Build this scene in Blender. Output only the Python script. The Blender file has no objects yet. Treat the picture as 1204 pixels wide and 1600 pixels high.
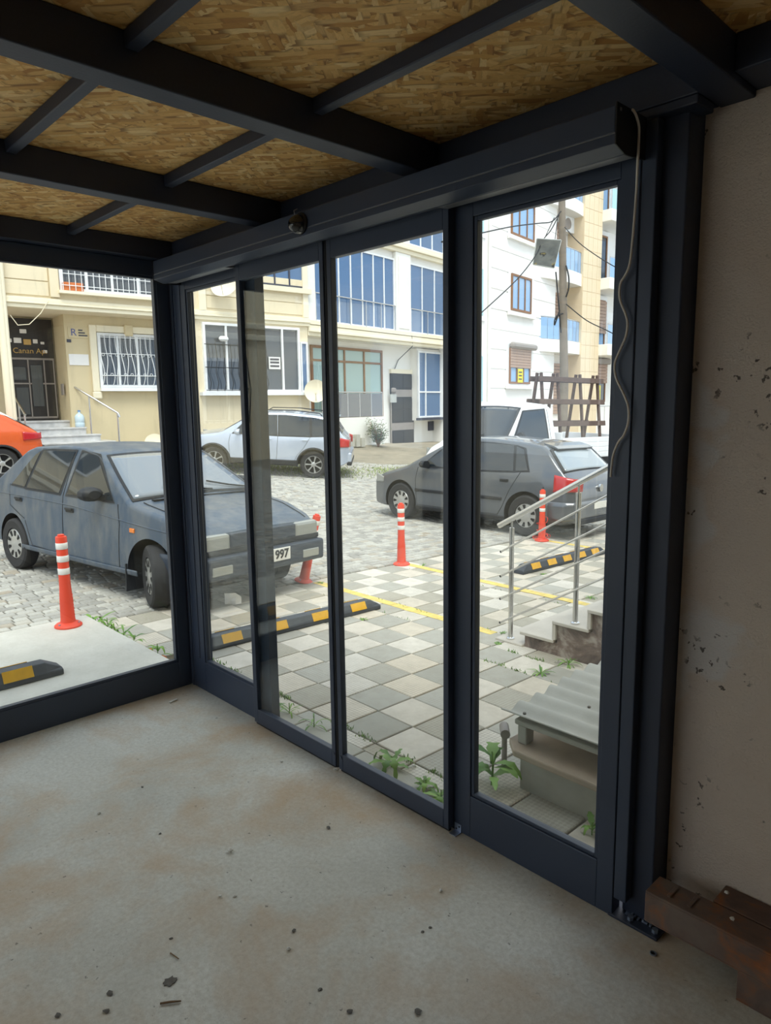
import bpy, bmesh, math, random
from mathutils import Vector, Matrix, Euler, noise

# ------------------------------------------------------------------ camera, sky, sun, exposure
SC = bpy.context.scene
COL = SC.collection
CAM_LOC = Vector((3.7234, -1.9285, 1.65))
YAW, PITCH, ROLL = math.radians(46.3434), math.radians(81.2405), math.radians(-0.7893)
FPX, CX, CY = 1097.6, 602.0, 800.0
CAM_ROT = Matrix.Rotation(YAW, 3, 'Z') @ Matrix.Rotation(PITCH, 3, 'X') @ Matrix.Rotation(ROLL, 3, 'Z')
cam_data = bpy.data.cameras.new('camera')
cam = bpy.data.objects.new('camera', cam_data)
COL.objects.link(cam)
cam.matrix_world = Matrix.Translation(CAM_LOC) @ CAM_ROT.to_4x4()
cam_data.sensor_fit = 'VERTICAL'
cam_data.sensor_height = 36.0
cam_data.lens = FPX / 1600.0 * 36.0
cam_data.clip_start = 0.05
cam_data.clip_end = 500
SC.camera = cam

world = bpy.data.worlds.new('sky')
SC.world = world
world.use_nodes = True
wn = world.node_tree
wn.nodes.clear()
def wnode(t, **k):
    n = wn.nodes.new(t)
    for a, b in k.items():
        setattr(n, a, b)
    return n
w_out = wnode('ShaderNodeOutputWorld')
w_bg = wnode('ShaderNodeBackground')
w_tc = wnode('ShaderNodeTexCoord')
w_map = wnode('ShaderNodeMapping')
w_map.inputs['Scale'].default_value = (1.0, 1.0, 2.2)
w_noise = wnode('ShaderNodeTexNoise')
w_noise.inputs['Scale'].default_value = 2.6
w_noise.inputs['Detail'].default_value = 7
w_noise.inputs['Roughness'].default_value = 0.55
w_ramp = wnode('ShaderNodeValToRGB')
w_ramp.color_ramp.elements[0].position = 0.36
w_ramp.color_ramp.elements[0].color = (0.40, 0.56, 0.82, 1)
w_ramp.color_ramp.elements[1].position = 0.58
w_ramp.color_ramp.elements[1].color = (1.0, 0.985, 0.96, 1)
wn.links.new(w_tc.outputs['Generated'], w_map.inputs['Vector'])
wn.links.new(w_map.outputs['Vector'], w_noise.inputs['Vector'])
wn.links.new(w_noise.outputs['Fac'], w_ramp.inputs['Fac'])
wn.links.new(w_ramp.outputs['Color'], w_bg.inputs['Color'])
wn.links.new(w_bg.outputs['Background'], w_out.inputs['Surface'])
w_bg.inputs['Strength'].default_value = 1.25

sun_data = bpy.data.lights.new('sun', 'SUN')
sun_data.energy = 2.2
sun_data.angle = math.radians(28)
sun_data.color = (1.0, 0.95, 0.87)
sun = bpy.data.objects.new('sun', sun_data)
COL.objects.link(sun)
sun.rotation_euler = Vector((-0.42, 0.30, -0.86)).to_track_quat('-Z', 'Y').to_euler()

SC.view_settings.view_transform = 'Standard'
SC.view_settings.look = 'None'
SC.view_settings.gamma = 1.0
SC.view_settings.use_curve_mapping = False
SC.view_settings.exposure = 0.62

# ------------------------------------------------------------------ survey helpers (photo direction -> place)
def ray(px, py):
    return CAM_ROT @ Vector(((px - CX) / FPX, -(py - CY) / FPX, -1.0))
def on_plane(px, py, axis, val):
    d = ray(px, py)
    t = (val - CAM_LOC[axis]) / d[axis]
    return CAM_LOC + d * t
VIEW = Vector((-0.72349, 0.69034, 0.0))
LEFT = Vector((-0.69034, -0.72349, 0.0))
def gplane(x, y):
    return -0.0046 * x - 0.0270 * y - 0.135
def gh(x, y):
    r = Vector((x - CAM_LOC.x, y - CAM_LOC.y, 0))
    t = min(14.0, max(0.0, r.dot(VIEW) - 12.0))
    l = min(12.0, max(0.0, r.dot(LEFT)))
    return gplane(x, y) + 0.0035 * t * t + 0.0075 * t * l
def ground(px, py):
    d = ray(px, py)
    s = 0.5
    while s < 90:
        w = CAM_LOC + d * s
        if w.z < gh(w.x, w.y):
            break
        s += 0.05
    lo, hi = s - 0.05, s
    for _ in range(30):
        m = (lo + hi) / 2
        w = CAM_LOC + d * m
        if w.z < gh(w.x, w.y):
            hi = m
        else:
            lo = m
    return CAM_LOC + d * hi
def horizon(px):
    return 645 - 0.014 * (px + 462)
class Facade:
    """a vertical plane through a point `dep` metres away, running towards a vanishing point"""
    def __init__(s, px, dep, vpx):
        d = ray(px, horizon(px))
        s.o = CAM_LOC + d * (dep / (d.x * VIEW.x + d.y * VIEW.y))
        s.o.z = 0
        v = ray(vpx, horizon(vpx))
        v.z = 0
        s.d = v.normalized()
        s.n = Vector((s.d.y, -s.d.x, 0))
        if s.n.dot(CAM_LOC - s.o) < 0:
            s.n = -s.n
        s.ang = math.atan2(s.d.y, s.d.x)
    def uv(s, px, py, back=0.0):
        o = s.o - s.n * back
        r = ray(px, py)
        t = (o - CAM_LOC).dot(s.n) / r.dot(s.n)
        w = CAM_LOC + r * t
        return (w - s.o).dot(s.d), w.z
    def rect(s, x0, y0, x1, y1, back=0.0):
        """photo box of a wall feature -> (u0, u1, z0, z1)"""
        a, b = s.uv(x0, y0, back), s.uv(x1, y1, back)
        return a[0], b[0], b[1], a[1]
    def pt(s, u, back, z):
        return s.o + s.d * u - s.n * back + Vector((0, 0, z))

# ------------------------------------------------------------------ object helpers
class MB:
    """collects shapes; build() links them as ONE mesh object"""
    def __init__(s):
        s.v = []
        s.f = []
    def add(s, vs, fs):
        o = len(s.v)
        s.v += [tuple(v) for v in vs]
        s.f += [tuple(i + o for i in f) for f in fs]
        return s
    def box(s, x0, x1, y0, y1, z0, z1, M=None):
        vs = [Vector(p) for p in ((x0, y0, z0), (x1, y0, z0), (x1, y1, z0), (x0, y1, z0), (x0, y0, z1), (x1, y0, z1), (x1, y1, z1), (x0, y1, z1))]
        if M is not None:
            vs = [M @ v for v in vs]
        return s.add(vs, [(0, 3, 2, 1), (4, 5, 6, 7), (0, 1, 5, 4), (1, 2, 6, 5), (2, 3, 7, 6), (3, 0, 4, 7)])
    def prism(s, poly, axis, a, b, M=None):
        """poly: 2D outline; axis: extrusion axis; the other two axes take the outline in x,y,z order"""
        n = len(poly)
        def mk(p, t):
            q = list(p)
            q.insert(axis, t)
            return Vector(q)
        vs = [mk(p, a) for p in poly] + [mk(p, b) for p in poly]
        if M is not None:
            vs = [M @ v for v in vs]
        fs = [tuple(range(n))[::-1], tuple(range(n, 2 * n))] + [(i, (i + 1) % n, n + (i + 1) % n, n + i) for i in range(n)]
        return s.add(vs, fs)
    def cyl(s, p0, p1, r0, r1=None, n=12, cap=True):
        r1 = r0 if r1 is None else r1
        p0, p1 = Vector(p0), Vector(p1)
        ax = (p1 - p0).normalized()
        e = ax.orthogonal().normalized()
        g = ax.cross(e)
        vs = []
        for p, r in ((p0, r0), (p1, r1)):
            for i in range(n):
                t = 2 * math.pi * i / n
                vs.append(p + (e * math.cos(t) + g * math.sin(t)) * r)
        fs = [(i, (i + 1) % n, n + (i + 1) % n, n + i) for i in range(n)]
        if cap:
            fs += [tuple(range(n))[::-1], tuple(range(n, 2 * n))]
        return s.add(vs, fs)
    def tube(s, pts, r, n=8, cap=True):
        pts = [Vector(p) for p in pts]
        rs = r if isinstance(r, (list, tuple)) else [r] * len(pts)
        vs = []
        e = None
        for i, p in enumerate(pts):
            a = pts[max(0, i - 1)]
            b = pts[min(len(pts) - 1, i + 1)]
            ax = (b - a).normalized()
            e = ax.orthogonal().normalized() if e is None else (e - ax * e.dot(ax)).normalized()
            g = ax.cross(e)
            for k in range(n):
                t = 2 * math.pi * k / n
                vs.append(p + (e * math.cos(t) + g * math.sin(t)) * rs[i])
        fs = []
        for i in range(len(pts) - 1):
            for k in range(n):
                fs.append((i * n + k, i * n + (k + 1) % n, (i + 1) * n + (k + 1) % n, (i + 1) * n + k))
        if cap:
            m = (len(pts) - 1) * n
            fs += [tuple(range(n))[::-1], tuple(range(m, m + n))]
        return s.add(vs, fs)
    def lathe(s, prof, n=20, M=None, cap=True):
        """prof: (radius, z) from bottom to top round the local z axis"""
        vs = []
        for r, z in prof:
            for k in range(n):
                t = 2 * math.pi * k / n
                vs.append(Vector((r * math.cos(t), r * math.sin(t), z)))
        if M is not None:
            vs = [M @ v for v in vs]
        fs = []
        for i in range(len(prof) - 1):
            for k in range(n):
                fs.append((i * n + k, i * n + (k + 1) % n, (i + 1) * n + (k + 1) % n, (i + 1) * n + k))
        m = (len(prof) - 1) * n
        if cap:
            fs += [tuple(range(n))[::-1], tuple(range(m, m + n))]
        return s.add(vs, fs)
    def grid(s, rows):
        """rows: equal-length lists of points"""
        nc = len(rows[0])
        vs = [p for r in rows for p in r]
        fs = [(i * nc + j, i * nc + j + 1, (i + 1) * nc + j + 1, (i + 1) * nc + j) for i in range(len(rows) - 1) for j in range(nc - 1)]
        return s.add(vs, fs)
    def mesh(s, name, smooth=None):
        me = bpy.data.meshes.new(name)
        me.from_pydata(s.v, [], s.f)
        bm = bmesh.new()
        bm.from_mesh(me)
        bmesh.ops.recalc_face_normals(bm, faces=bm.faces)
        bm.to_mesh(me)
        bm.free()
        if smooth is not None:
            for p in me.polygons:
                p.use_smooth = True
            me.set_sharp_from_angle(angle=math.radians(smooth))
        return me
    def build(s, name, mat, parent=None, smooth=None, bevel=0.0, seg=1):
        me = s.mesh(name, smooth)
        me.materials.append(mat)
        return link(name, me, parent, bevel, seg)
def link(name, me, parent=None, bevel=0.0, seg=1):
    o = bpy.data.objects.new(name, me)
    COL.objects.link(o)
    if parent is not None:
        o.parent = parent
    if bevel:
        m = o.modifiers.new('bevel', 'BEVEL')
        m.width = bevel
        m.segments = seg
        m.limit_method = 'ANGLE'
        m.angle_limit = math.radians(40)
    return o
def tag(o, label, cat, group=None):
    o['label'] = label
    o['category'] = cat
    if group:
        o['group'] = group
    return o
def thing(name, label, cat, loc=(0, 0, 0), rotz=0.0, group=None):
    o = bpy.data.objects.new(name, None)
    COL.objects.link(o)
    o.empty_display_size = 0.1
    o.location = loc
    o.rotation_euler = (0, 0, rotz)
    return tag(o, label, cat, group)
def struct(o, label=None):
    o['kind'] = 'structure'
    if label:
        o['label'] = label
    return o
def sroot(name, label, loc=(0, 0, 0), rotz=0.0):
    o = bpy.data.objects.new(name, None)
    COL.objects.link(o)
    o.empty_display_size = 0.1
    o.location = loc
    o.rotation_euler = (0, 0, rotz)
    return struct(o, label)
def dup(root, loc=None, rotz=None, label=None):
    def cp(o, par):
        c = o.copy()
        COL.objects.link(c)
        c.parent = par
        for ch in list(o.children):
            cp(ch, c)
        return c
    r = cp(root, None)
    if loc is not None:
        r.location = loc
    if rotz is not None:
        r.rotation_euler = (0, 0, rotz)
    if label:
        r['label'] = label
    return r
def text_part(body, size, mat, M, parent, name='lettering', extrude=0.002, align='CENTER', bold=0.0):
    cu = bpy.data.curves.new(name, 'FONT')
    cu.body = body
    cu.size = size
    cu.extrude = extrude
    cu.offset = bold
    cu.align_x = align
    cu.align_y = 'CENTER'
    cu.resolution_u = 3
    tmp = bpy.data.objects.new(name, cu)
    COL.objects.link(tmp)
    dg = bpy.context.evaluated_depsgraph_get()
    me = bpy.data.meshes.new_from_object(tmp.evaluated_get(dg))
    bpy.data.objects.remove(tmp)
    me.transform(M)
    me.materials.clear()
    me.materials.append(mat)
    return link(name, me, parent)

# ------------------------------------------------------------------ materials
def lin(c):
    return tuple(((x / 255.0) / 12.92 if x / 255.0 <= 0.04045 else ((x / 255.0 + 0.055) / 1.055) ** 2.4) for x in c)
class NT:
    def __init__(s, name):
        s.m = bpy.data.materials.new(name)
        s.m.use_nodes = True
        s.t = s.m.node_tree
        s.b = s.t.nodes['Principled BSDF']
        s.out = s.t.nodes['Material Output']
    def n(s, t, **k):
        x = s.t.nodes.new(t)
        for a, b in k.items():
            if a.startswith('i_'):
                x.inputs[a[2:].replace('_', ' ')].default_value = b
            else:
                setattr(x, a, b)
        return x
    def l(s, a, b):
        s.t.links.new(a, b)
    def coord(s, kind='Object', scale=(1, 1, 1), rot=(0, 0, 0)):
        tc = s.n('ShaderNodeTexCoord')
        mp = s.n('ShaderNodeMapping')
        mp.inputs['Scale'].default_value = scale
        mp.inputs['Rotation'].default_value = rot
        s.l(tc.outputs[kind], mp.inputs['Vector'])
        return mp.outputs['Vector']
    def worldpos(s, scale=(1, 1, 1), rot=(0, 0, 0)):
        g = s.n('ShaderNodeNewGeometry')
        mp = s.n('ShaderNodeMapping')
        mp.inputs['Scale'].default_value = scale
        mp.inputs['Rotation'].default_value = rot
        s.l(g.outputs['Position'], mp.inputs['Vector'])
        return mp.outputs['Vector']
    def noise(s, vec, scale, detail=4, rough=0.55, dist=0.0):
        x = s.n('ShaderNodeTexNoise')
        x.inputs['Scale'].default_value = scale
        x.inputs['Detail'].default_value = detail
        x.inputs['Roughness'].default_value = rough
        x.inputs['Distortion'].default_value = dist
        s.l(vec, x.inputs['Vector'])
        return x.outputs['Fac']
    def ramp(s, fac, stops):
        x = s.n('ShaderNodeValToRGB')
        e = x.color_ramp.elements
        while len(e) < len(stops):
            e.new(0.5)
        for i, (p, c) in enumerate(stops):
            e[i].position = p
            e[i].color = (c, c, c, 1) if isinstance(c, (int, float)) else tuple(c) + (1,)
        s.l(fac, x.inputs['Fac'])
        return x.outputs['Color']
    def mix(s, fac, a, b, mode='MIX'):
        x = s.n('ShaderNodeMix', data_type='RGBA', blend_type=mode)
        for sock, v in ((x.inputs[0], fac), (x.inputs[6], a), (x.inputs[7], b)):
            if isinstance(v, (int, float)):
                sock.default_value = v
            elif isinstance(v, tuple):
                sock.default_value = v + (1,) if len(v) == 3 else v
            else:
                s.l(v, sock)
        return x.outputs[2]
    def bump(s, height, strength=0.3, dist=0.01):
        x = s.n('ShaderNodeBump')
        x.inputs['Strength'].default_value = strength
        x.inputs['Distance'].default_value = dist
        s.l(height, x.inputs['Height'])
        s.l(x.outputs['Normal'], s.b.inputs['Normal'])
    def color(s, c):
        if isinstance(c, tuple):
            s.b.inputs['Base Color'].default_value = c + (1,)
        else:
            s.l(c, s.b.inputs['Base Color'])
    def rough(s, r):
        if isinstance(r, (int, float)):
            s.b.inputs['Roughness'].default_value = r
        else:
            s.l(r, s.b.inputs['Roughness'])
def flat(name, rgb, rough=0.6, metal=0.0, var=0.08, vscale=6.0, bump=0.0, bscale=60.0, spec=None, coat=0.0):
    """plain paint or plastic with a little uneven wear"""
    t = NT(name)
    c = lin(rgb)
    v = t.coord('Object')
    nz = t.noise(v, vscale, 5)
    t.color(t.ramp(nz, [(0.25, tuple(x * (1 - var) for x in c)), (0.75, tuple(min(1, x * (1 + var)) for x in c))]))
    t.rough(rough)
    t.b.inputs['Metallic'].default_value = metal
    if spec is not None:
        t.b.inputs['Specular IOR Level'].default_value = spec
    if coat:
        t.b.inputs['Coat Weight'].default_value = coat
        t.b.inputs['Coat Roughness'].default_value = 0.06
    if bump:
        t.bump(t.noise(v, bscale, 3), bump, 0.004)
    return t.m
def pane_glass(name, tint=(0.93, 0.96, 0.95), boost=1.0, ior=1.5):
    """clear architectural glazing: lets light straight through, mirrors by Fresnel"""
    t = NT(name)
    t.t.nodes.remove(t.b)
    tr = t.n('ShaderNodeBsdfTransparent')
    tr.inputs['Color'].default_value = tint + (1,)
    gl = t.n('ShaderNodeBsdfGlossy')
    gl.inputs['Roughness'].default_value = 0.0
    fr = t.n('ShaderNodeFresnel')
    ge = t.n('ShaderNodeNewGeometry')
    io = t.n('ShaderNodeMapRange')
    io.inputs['To Min'].default_value = ior
    io.inputs['To Max'].default_value = 1.0 / ior
    t.l(ge.outputs['Backfacing'], io.inputs['Value'])
    t.l(io.outputs[0], fr.inputs['IOR'])
    mx = t.n('ShaderNodeMixShader')
    if boost != 1.0:
        mu = t.n('ShaderNodeMath', operation='MULTIPLY', use_clamp=True)
        mu.inputs[1].default_value = boost
        t.l(fr.outputs[0], mu.inputs[0])
        t.l(mu.outputs[0], mx.inputs[0])
    else:
        t.l(fr.outputs[0], mx.inputs[0])
    t.l(tr.outputs[0], mx.inputs[1])
    t.l(gl.outputs[0], mx.inputs[2])
    t.l(mx.outputs[0], t.out.inputs['Surface'])
    return t.m
def dark_glass(name, rgb, rough=0.03, spec=0.9):
    t = NT(name)
    t.color(lin(rgb))
    t.rough(rough)
    t.b.inputs['Specular IOR Level'].default_value = spec
    return t.m

M = {}
M['frame'] = flat('anthracite_aluminium', (52, 62, 81), 0.42, 0.0, 0.05, 3.0, 0.05, 400)
M['steel'] = flat('anthracite_steel_paint', (42, 50, 68), 0.5, 0.0, 0.10, 5.0, 0.12, 120)
M['black'] = flat('black_rubber', (16, 17, 20), 0.7)
M['cap'] = flat('black_plastic', (20, 21, 25), 0.45)
M['alu'] = flat('raw_aluminium', (150, 152, 156), 0.4, 0.6)
M['galv'] = flat('galvanised_steel', (165, 178, 200), 0.35, 0.8, 0.15, 60)
M['cable'] = flat('cream_cable', (205, 198, 188), 0.5)
M['glass'] = pane_glass('clear_glass')
M['chrome'] = flat('stainless_steel', (205, 205, 205), 0.22, 1.0, 0.05)
M['white'] = flat('white_glare', (236, 236, 232), 0.5)
M['tyre'] = flat('tyre_rubber', (42, 42, 44), 0.8, 0, 0.2, 20)
M['rim'] = flat('silver_rim', (186, 186, 184), 0.35, 0.7, 0.12, 20)
M['wood'] = flat('splinter_wood', (120, 95, 66), 0.8)
M['pebble'] = flat('pale_stone', (205, 203, 196), 0.9, 0, 0.15, 40)
M['tar'] = flat('dark_chip', (96, 92, 86), 0.8, 0, 0.3, 60)

def m_concrete():
    t = NT('interior_concrete')
    p = t.worldpos()
    big = t.noise(p, 1.1, 6, 0.6, 0.4)
    base = t.ramp(big, [(0.3, lin((180, 180, 172))), (0.5, lin((202, 202, 194))), (0.7, lin((216, 217, 211)))])
    fine = t.noise(p, 60, 5, 0.7)
    base = t.mix(t.ramp(fine, [(0.35, 0.0), (0.72, 0.45)]), base, lin((148, 142, 128)))
    rust = t.ramp(t.noise(p, 1.9, 5, 0.65, 0.3), [(0.47, 0.0), (0.68, 0.62)])
    base = t.mix(rust, base, lin((182, 150, 110)))
    grit = t.noise(p, 190, 3, 0.8)
    base = t.mix(t.mix(1.0, t.ramp(grit, [(0.60, 0.0), (0.70, 0.75)]), t.ramp(t.noise(p, 1.6, 3), [(0.40, 0.15), (0.66, 1.0)]), 'MULTIPLY'), base, lin((96, 86, 74)))
    sp = t.n('ShaderNodeTexVoronoi')
    sp.inputs['Scale'].default_value = 24.0
    dn = t.n('ShaderNodeTexNoise')
    dn.inputs['Scale'].default_value = 70.0
    t.l(p, dn.inputs['Vector'])
    dv = t.n('ShaderNodeVectorMath', operation='MULTIPLY_ADD')
    dv.inputs[1].default_value = (0.03, 0.03, 0.03)
    t.l(dn.outputs['Color'], dv.inputs[0])
    t.l(p, dv.inputs[2])
    t.l(dv.outputs[0], sp.inputs['Vector'])
    spot = t.ramp(sp.outputs['Distance'], [(0.07, 0.8), (0.13, 0.0)])
    keep = t.ramp(t.noise(p, 5.0, 2), [(0.5, 0.0), (0.58, 0.85)])
    base = t.mix(t.mix(1.0, spot, keep, 'MULTIPLY'), base, lin((84, 80, 74)))
    smear = t.noise(t.worldpos((30, 6, 1), (0, 0, 0.5)), 3.0, 4, 0.6)
    base = t.mix(t.ramp(smear, [(0.64, 0.0), (0.74, 0.35)]), base, lin((128, 120, 106)))
    t.color(base)
    t.rough(t.ramp(big, [(0.3, 0.62), (0.7, 0.78)]))
    t.bump(fine, 0.18, 0.004)
    return t.m
def m_slab():
    t = NT('pale_concrete_slab')
    p = t.worldpos()
    base = t.ramp(t.noise(p, 2.2, 6, 0.65), [(0.3, lin((190, 188, 178))), (0.7, lin((214, 212, 203)))])
    base = t.mix(t.ramp(t.noise(p, 45, 4, 0.7), [(0.5, 0.0), (0.8, 0.35)]), base, lin((165, 158, 142)))
    t.color(base)
    t.rough(0.85)
    t.bump(t.noise(p, 80, 4), 0.2, 0.004)
    return t.m
def m_plaster():
    t = NT('rough_white_plaster')
    p = t.worldpos()
    base = t.ramp(t.noise(p, 1.6, 5, 0.6, 0.5), [(0.3, lin((216, 198, 182))), (0.62, lin((226, 212, 198)))])
    patch = t.ramp(t.noise(p, 1.7, 4, 0.6, 0.2), [(0.60, 0.0), (0.63, 0.6)])
    base = t.mix(patch, base, lin((228, 228, 228)))
    sp = t.n('ShaderNodeTexVoronoi')
    sp.inputs['Scale'].default_value = 26.0
    dn = t.n('ShaderNodeTexNoise')
    dn.inputs['Scale'].default_value = 60.0
    t.l(p, dn.inputs['Vector'])
    dv = t.n('ShaderNodeVectorMath', operation='MULTIPLY_ADD')
    dv.inputs[1].default_value = (0.05, 0.05, 0.05)
    t.l(dn.outputs['Color'], dv.inputs[0])
    t.l(p, dv.inputs[2])
    t.l(dv.outputs[0], sp.inputs['Vector'])
    spot = t.ramp(sp.outputs['Distance'], [(0.16, 1.0), (0.22, 0.0)])
    keep = t.ramp(t.noise(p, 4.0, 3), [(0.50, 0.0), (0.56, 0.9)])
    base = t.mix(t.mix(1.0, spot, keep, 'MULTIPLY'), base, lin((96, 84, 76)))
    t.color(base)
    t.rough(0.92)
    t.bump(t.noise(p, 150, 4, 0.75), 0.9, 0.008)
    return t.m
def m_osb():
    t = NT('osb_board')
    p = t.worldpos()
    wob = t.n('ShaderNodeTexNoise')
    wob.inputs['Scale'].default_value = 7.0
    t.l(p, wob.inputs['Vector'])
    cols = [(186, 132, 68), (218, 170, 98), (226, 182, 112), (236, 198, 130), (206, 154, 84), (242, 212, 150)]
    out = None
    for k, (ang, sx, sy) in enumerate(((0.25, 60, 15), (1.35, 54, 14), (2.45, 62, 16), (0.85, 46, 12))):
        m0 = t.n('ShaderNodeMapping')
        m0.inputs['Rotation'].default_value = (0, 0, ang)
        mp = t.n('ShaderNodeMapping')
        mp.inputs['Scale'].default_value = (sx, sy, 1)
        mp.inputs['Location'].default_value = (k * 3.1, k * 1.7, 0)
        t.l(m0.outputs[0], mp.inputs['Vector'])
        ad = t.n('ShaderNodeVectorMath', operation='MULTIPLY_ADD')
        ad.inputs[1].default_value = (0.018, 0.018, 0)
        t.l(wob.outputs['Color'], ad.inputs[0])
        t.l(p, ad.inputs[2])
        t.l(ad.outputs[0], m0.inputs['Vector'])
        vo = t.n('ShaderNodeTexVoronoi', voronoi_dimensions='2D', distance='CHEBYCHEV')
        vo.inputs['Scale'].default_value = 1.0
        t.l(mp.outputs[0], vo.inputs['Vector'])
        sep = t.n('ShaderNodeSeparateColor')
        t.l(vo.outputs['Color'], sep.inputs[0])
        c = t.ramp(sep.outputs[0], [(i / 5.0, lin(cols[(i + k) % 6])) for i in range(6)])
        gr = t.noise(mp.outputs[0], 3.0, 4, 0.7)
        c = t.mix(t.ramp(gr, [(0.45, 0.0), (0.75, 0.30)]), c, lin((140, 98, 52)))
        edge = t.ramp(vo.outputs['Distance'], [(0.48, 0.0), (0.75, 0.75)])
        c = t.mix(edge, c, lin((128, 84, 40)))
        if out is None:
            out = c
            hgt = sep.outputs[1]
        else:
            pick = t.ramp(sep.outputs[1], [(0.52, 0.0), (0.56, 1.0)])
            out = t.mix(pick, out, c)
    t.color(out)
    t.rough(0.75)
    t.bump(hgt, 0.25, 0.003)
    return t.m
def m_rust():
    t = NT('rusted_steel')
    p = t.worldpos()
    a = t.noise(p, 9, 6, 0.65, 0.6)
    col = t.ramp(a, [(0.30, lin((78, 64, 60))), (0.50, lin((104, 82, 72))), (0.62, lin((134, 84, 50))), (0.74, lin((168, 96, 42)))])
    col = t.mix(t.ramp(t.noise(p, 4, 4), [(0.5, 0.0), (0.65, 0.6)]), col, lin((116, 106, 98)))
    t.color(col)
    t.rough(0.75)
    t.bump(t.noise(p, 90, 4), 0.3, 0.003)
    return t.m
def m_tile(name, c0, c1, relief):
    t = NT(name)
    oi = t.n('ShaderNodeObjectInfo')
    ge = t.n('ShaderNodeNewGeometry')
    ad = t.n('ShaderNodeMath', operation='ADD')
    t.l(oi.outputs['Random'], ad.inputs[0])
    t.l(ge.outputs['Random Per Island'], ad.inputs[1])
    fr = t.n('ShaderNodeMath', operation='FRACT')
    t.l(ad.outputs[0], fr.inputs[0])
    p = t.worldpos()
    col = t.ramp(fr.outputs[0], [(0.0, lin(c0)), (0.5, lin(c1)), (1.0, lin(tuple((a + b) / 2 + d for a, b, d in zip(c0, c1, (6, 2, -4)))))])
    col = t.mix(t.ramp(t.noise(p, 9, 6, 0.7), [(0.4, 0.0), (0.75, 0.32)]), col, lin((132, 126, 112)))
    ch = t.n('ShaderNodeTexChecker')
    ch.inputs['Scale'].default_value = 1.0
    t.l(t.worldpos((62, 62, 62), (0, 0, 0.785)), ch.inputs['Vector'])
    dots = t.ramp(fr.outputs[0], [(0.45, 0.0), (0.5, 1.0)])
    hm = t.mix(1.0, ch.outputs['Fac'], dots, 'MULTIPLY')
    col = t.mix(t.mix(1.0, hm, (relief,) * 3, 'MULTIPLY'), col, lin((120, 116, 106)))
    t.color(col)
    t.rough(0.85)
    t.bump(hm, 0.25, 0.004)
    return t.m
def m_sett():
    t = NT('granite_sett')
    oi = t.n('ShaderNodeObjectInfo')
    ge = t.n('ShaderNodeNewGeometry')
    ad = t.n('ShaderNodeMath', operation='ADD')
    t.l(oi.outputs['Random'], ad.inputs[0])
    t.l(ge.outputs['Random Per Island'], ad.inputs[1])
    fr = t.n('ShaderNodeMath', operation='FRACT')
    t.l(ad.outputs[0], fr.inputs[0])
    p = t.worldpos()
    col = t.ramp(fr.outputs[0], [(0.0, lin((150, 148, 142))), (0.4, lin((172, 170, 163))), (0.8, lin((188, 186, 178))), (1.0, lin((164, 154, 138)))])
    col = t.mix(t.ramp(t.noise(p, 40, 4, 0.7), [(0.45, 0.0), (0.8, 0.4)]), col, lin((118, 116, 112)))
    t.color(col)
    t.rough(0.8)
    t.bump(t.noise(p, 90, 3), 0.25, 0.004)
    return t.m
def m_street():
    t = NT('joint_soil_and_gravel')
    p = t.worldpos()
    col = t.ramp(t.noise(p, 3, 6, 0.7), [(0.3, lin((120, 114, 100))), (0.7, lin((150, 143, 128)))])
    sand = t.ramp(t.noise(p, 0.35, 4), [(0.45, 0.0), (0.62, 0.6)])
    col = t.mix(sand, col, lin((176, 164, 144)))
    t.color(col)
    t.rough(0.95)
    t.bump(t.noise(p, 50, 4), 0.4, 0.01)
    return t.m
def m_leaf(name, a, b):
    t = NT(name)
    oi = t.n('ShaderNodeObjectInfo')
    ge = t.n('ShaderNodeNewGeometry')
    ad = t.n('ShaderNodeMath', operation='ADD')
    t.l(oi.outputs['Random'], ad.inputs[0])
    t.l(ge.outputs['Random Per Island'], ad.inputs[1])
    fr = t.n('ShaderNodeMath', operation='FRACT')
    t.l(ad.outputs[0], fr.inputs[0])
    t.color(t.ramp(fr.outputs[0], [(0, lin(a)), (1, lin(b))]))
    t.rough(0.55)
    t.b.inputs['Subsurface Weight'].default_value = 0.0
    return t.m
def m_siding(name, rgb, dirt=(150, 140, 120), amount=0.3):
    t = NT(name)
    p = t.coord('Object')
    c = lin(rgb)
    col = t.ramp(t.noise(p, 0.7, 5, 0.6), [(0.3, tuple(x * 0.94 for x in c)), (0.7, tuple(min(1, x * 1.03) for x in c))])
    drip = t.noise(t.coord('Object', (3.0, 3.0, 0.35)), 2.0, 5, 0.65)
    col = t.mix(t.ramp(drip, [(0.56, 0.0), (0.78, amount)]), col, lin(dirt))
    t.color(col)
    t.rough(0.85)
    t.bump(t.noise(p, 40, 3), 0.1, 0.004)
    return t.m
M['floor'] = m_concrete()
M['slab'] = m_slab()
M['plaster'] = m_plaster()
M['osb'] = m_osb()
M['rust'] = m_rust()
M['tile_light'] = m_tile('pale_paving_tile', (206, 197, 182), (220, 215, 205), 0.3)
M['tile_grey'] = m_tile('grey_paving_tile', (166, 164, 154), (182, 180, 171), 0.25)
M['sett'] = m_sett()
M['street'] = m_street()
M['kerb'] = flat('kerb_concrete', (176, 174, 164), 0.9, 0, 0.12, 8, 0.3, 90)
M['leaf'] = m_leaf('weed_leaf', (74, 120, 42), (128, 168, 70))
M['bush'] = m_leaf('bush_leaf', (70, 96, 54), (124, 140, 92))
M['grass'] = m_leaf('grass_blade', (110, 136, 66), (168, 176, 110))
M['yellow'] = flat('worn_yellow_paint', (228, 204, 120), 0.75, 0, 0.22, 14)
M['red'] = flat('bollard_orange', (226, 74, 48), 0.45, 0, 0.08, 8)
M['reflect'] = flat('white_reflective_tape', (232, 230, 226), 0.35, 0, 0.05)
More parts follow.
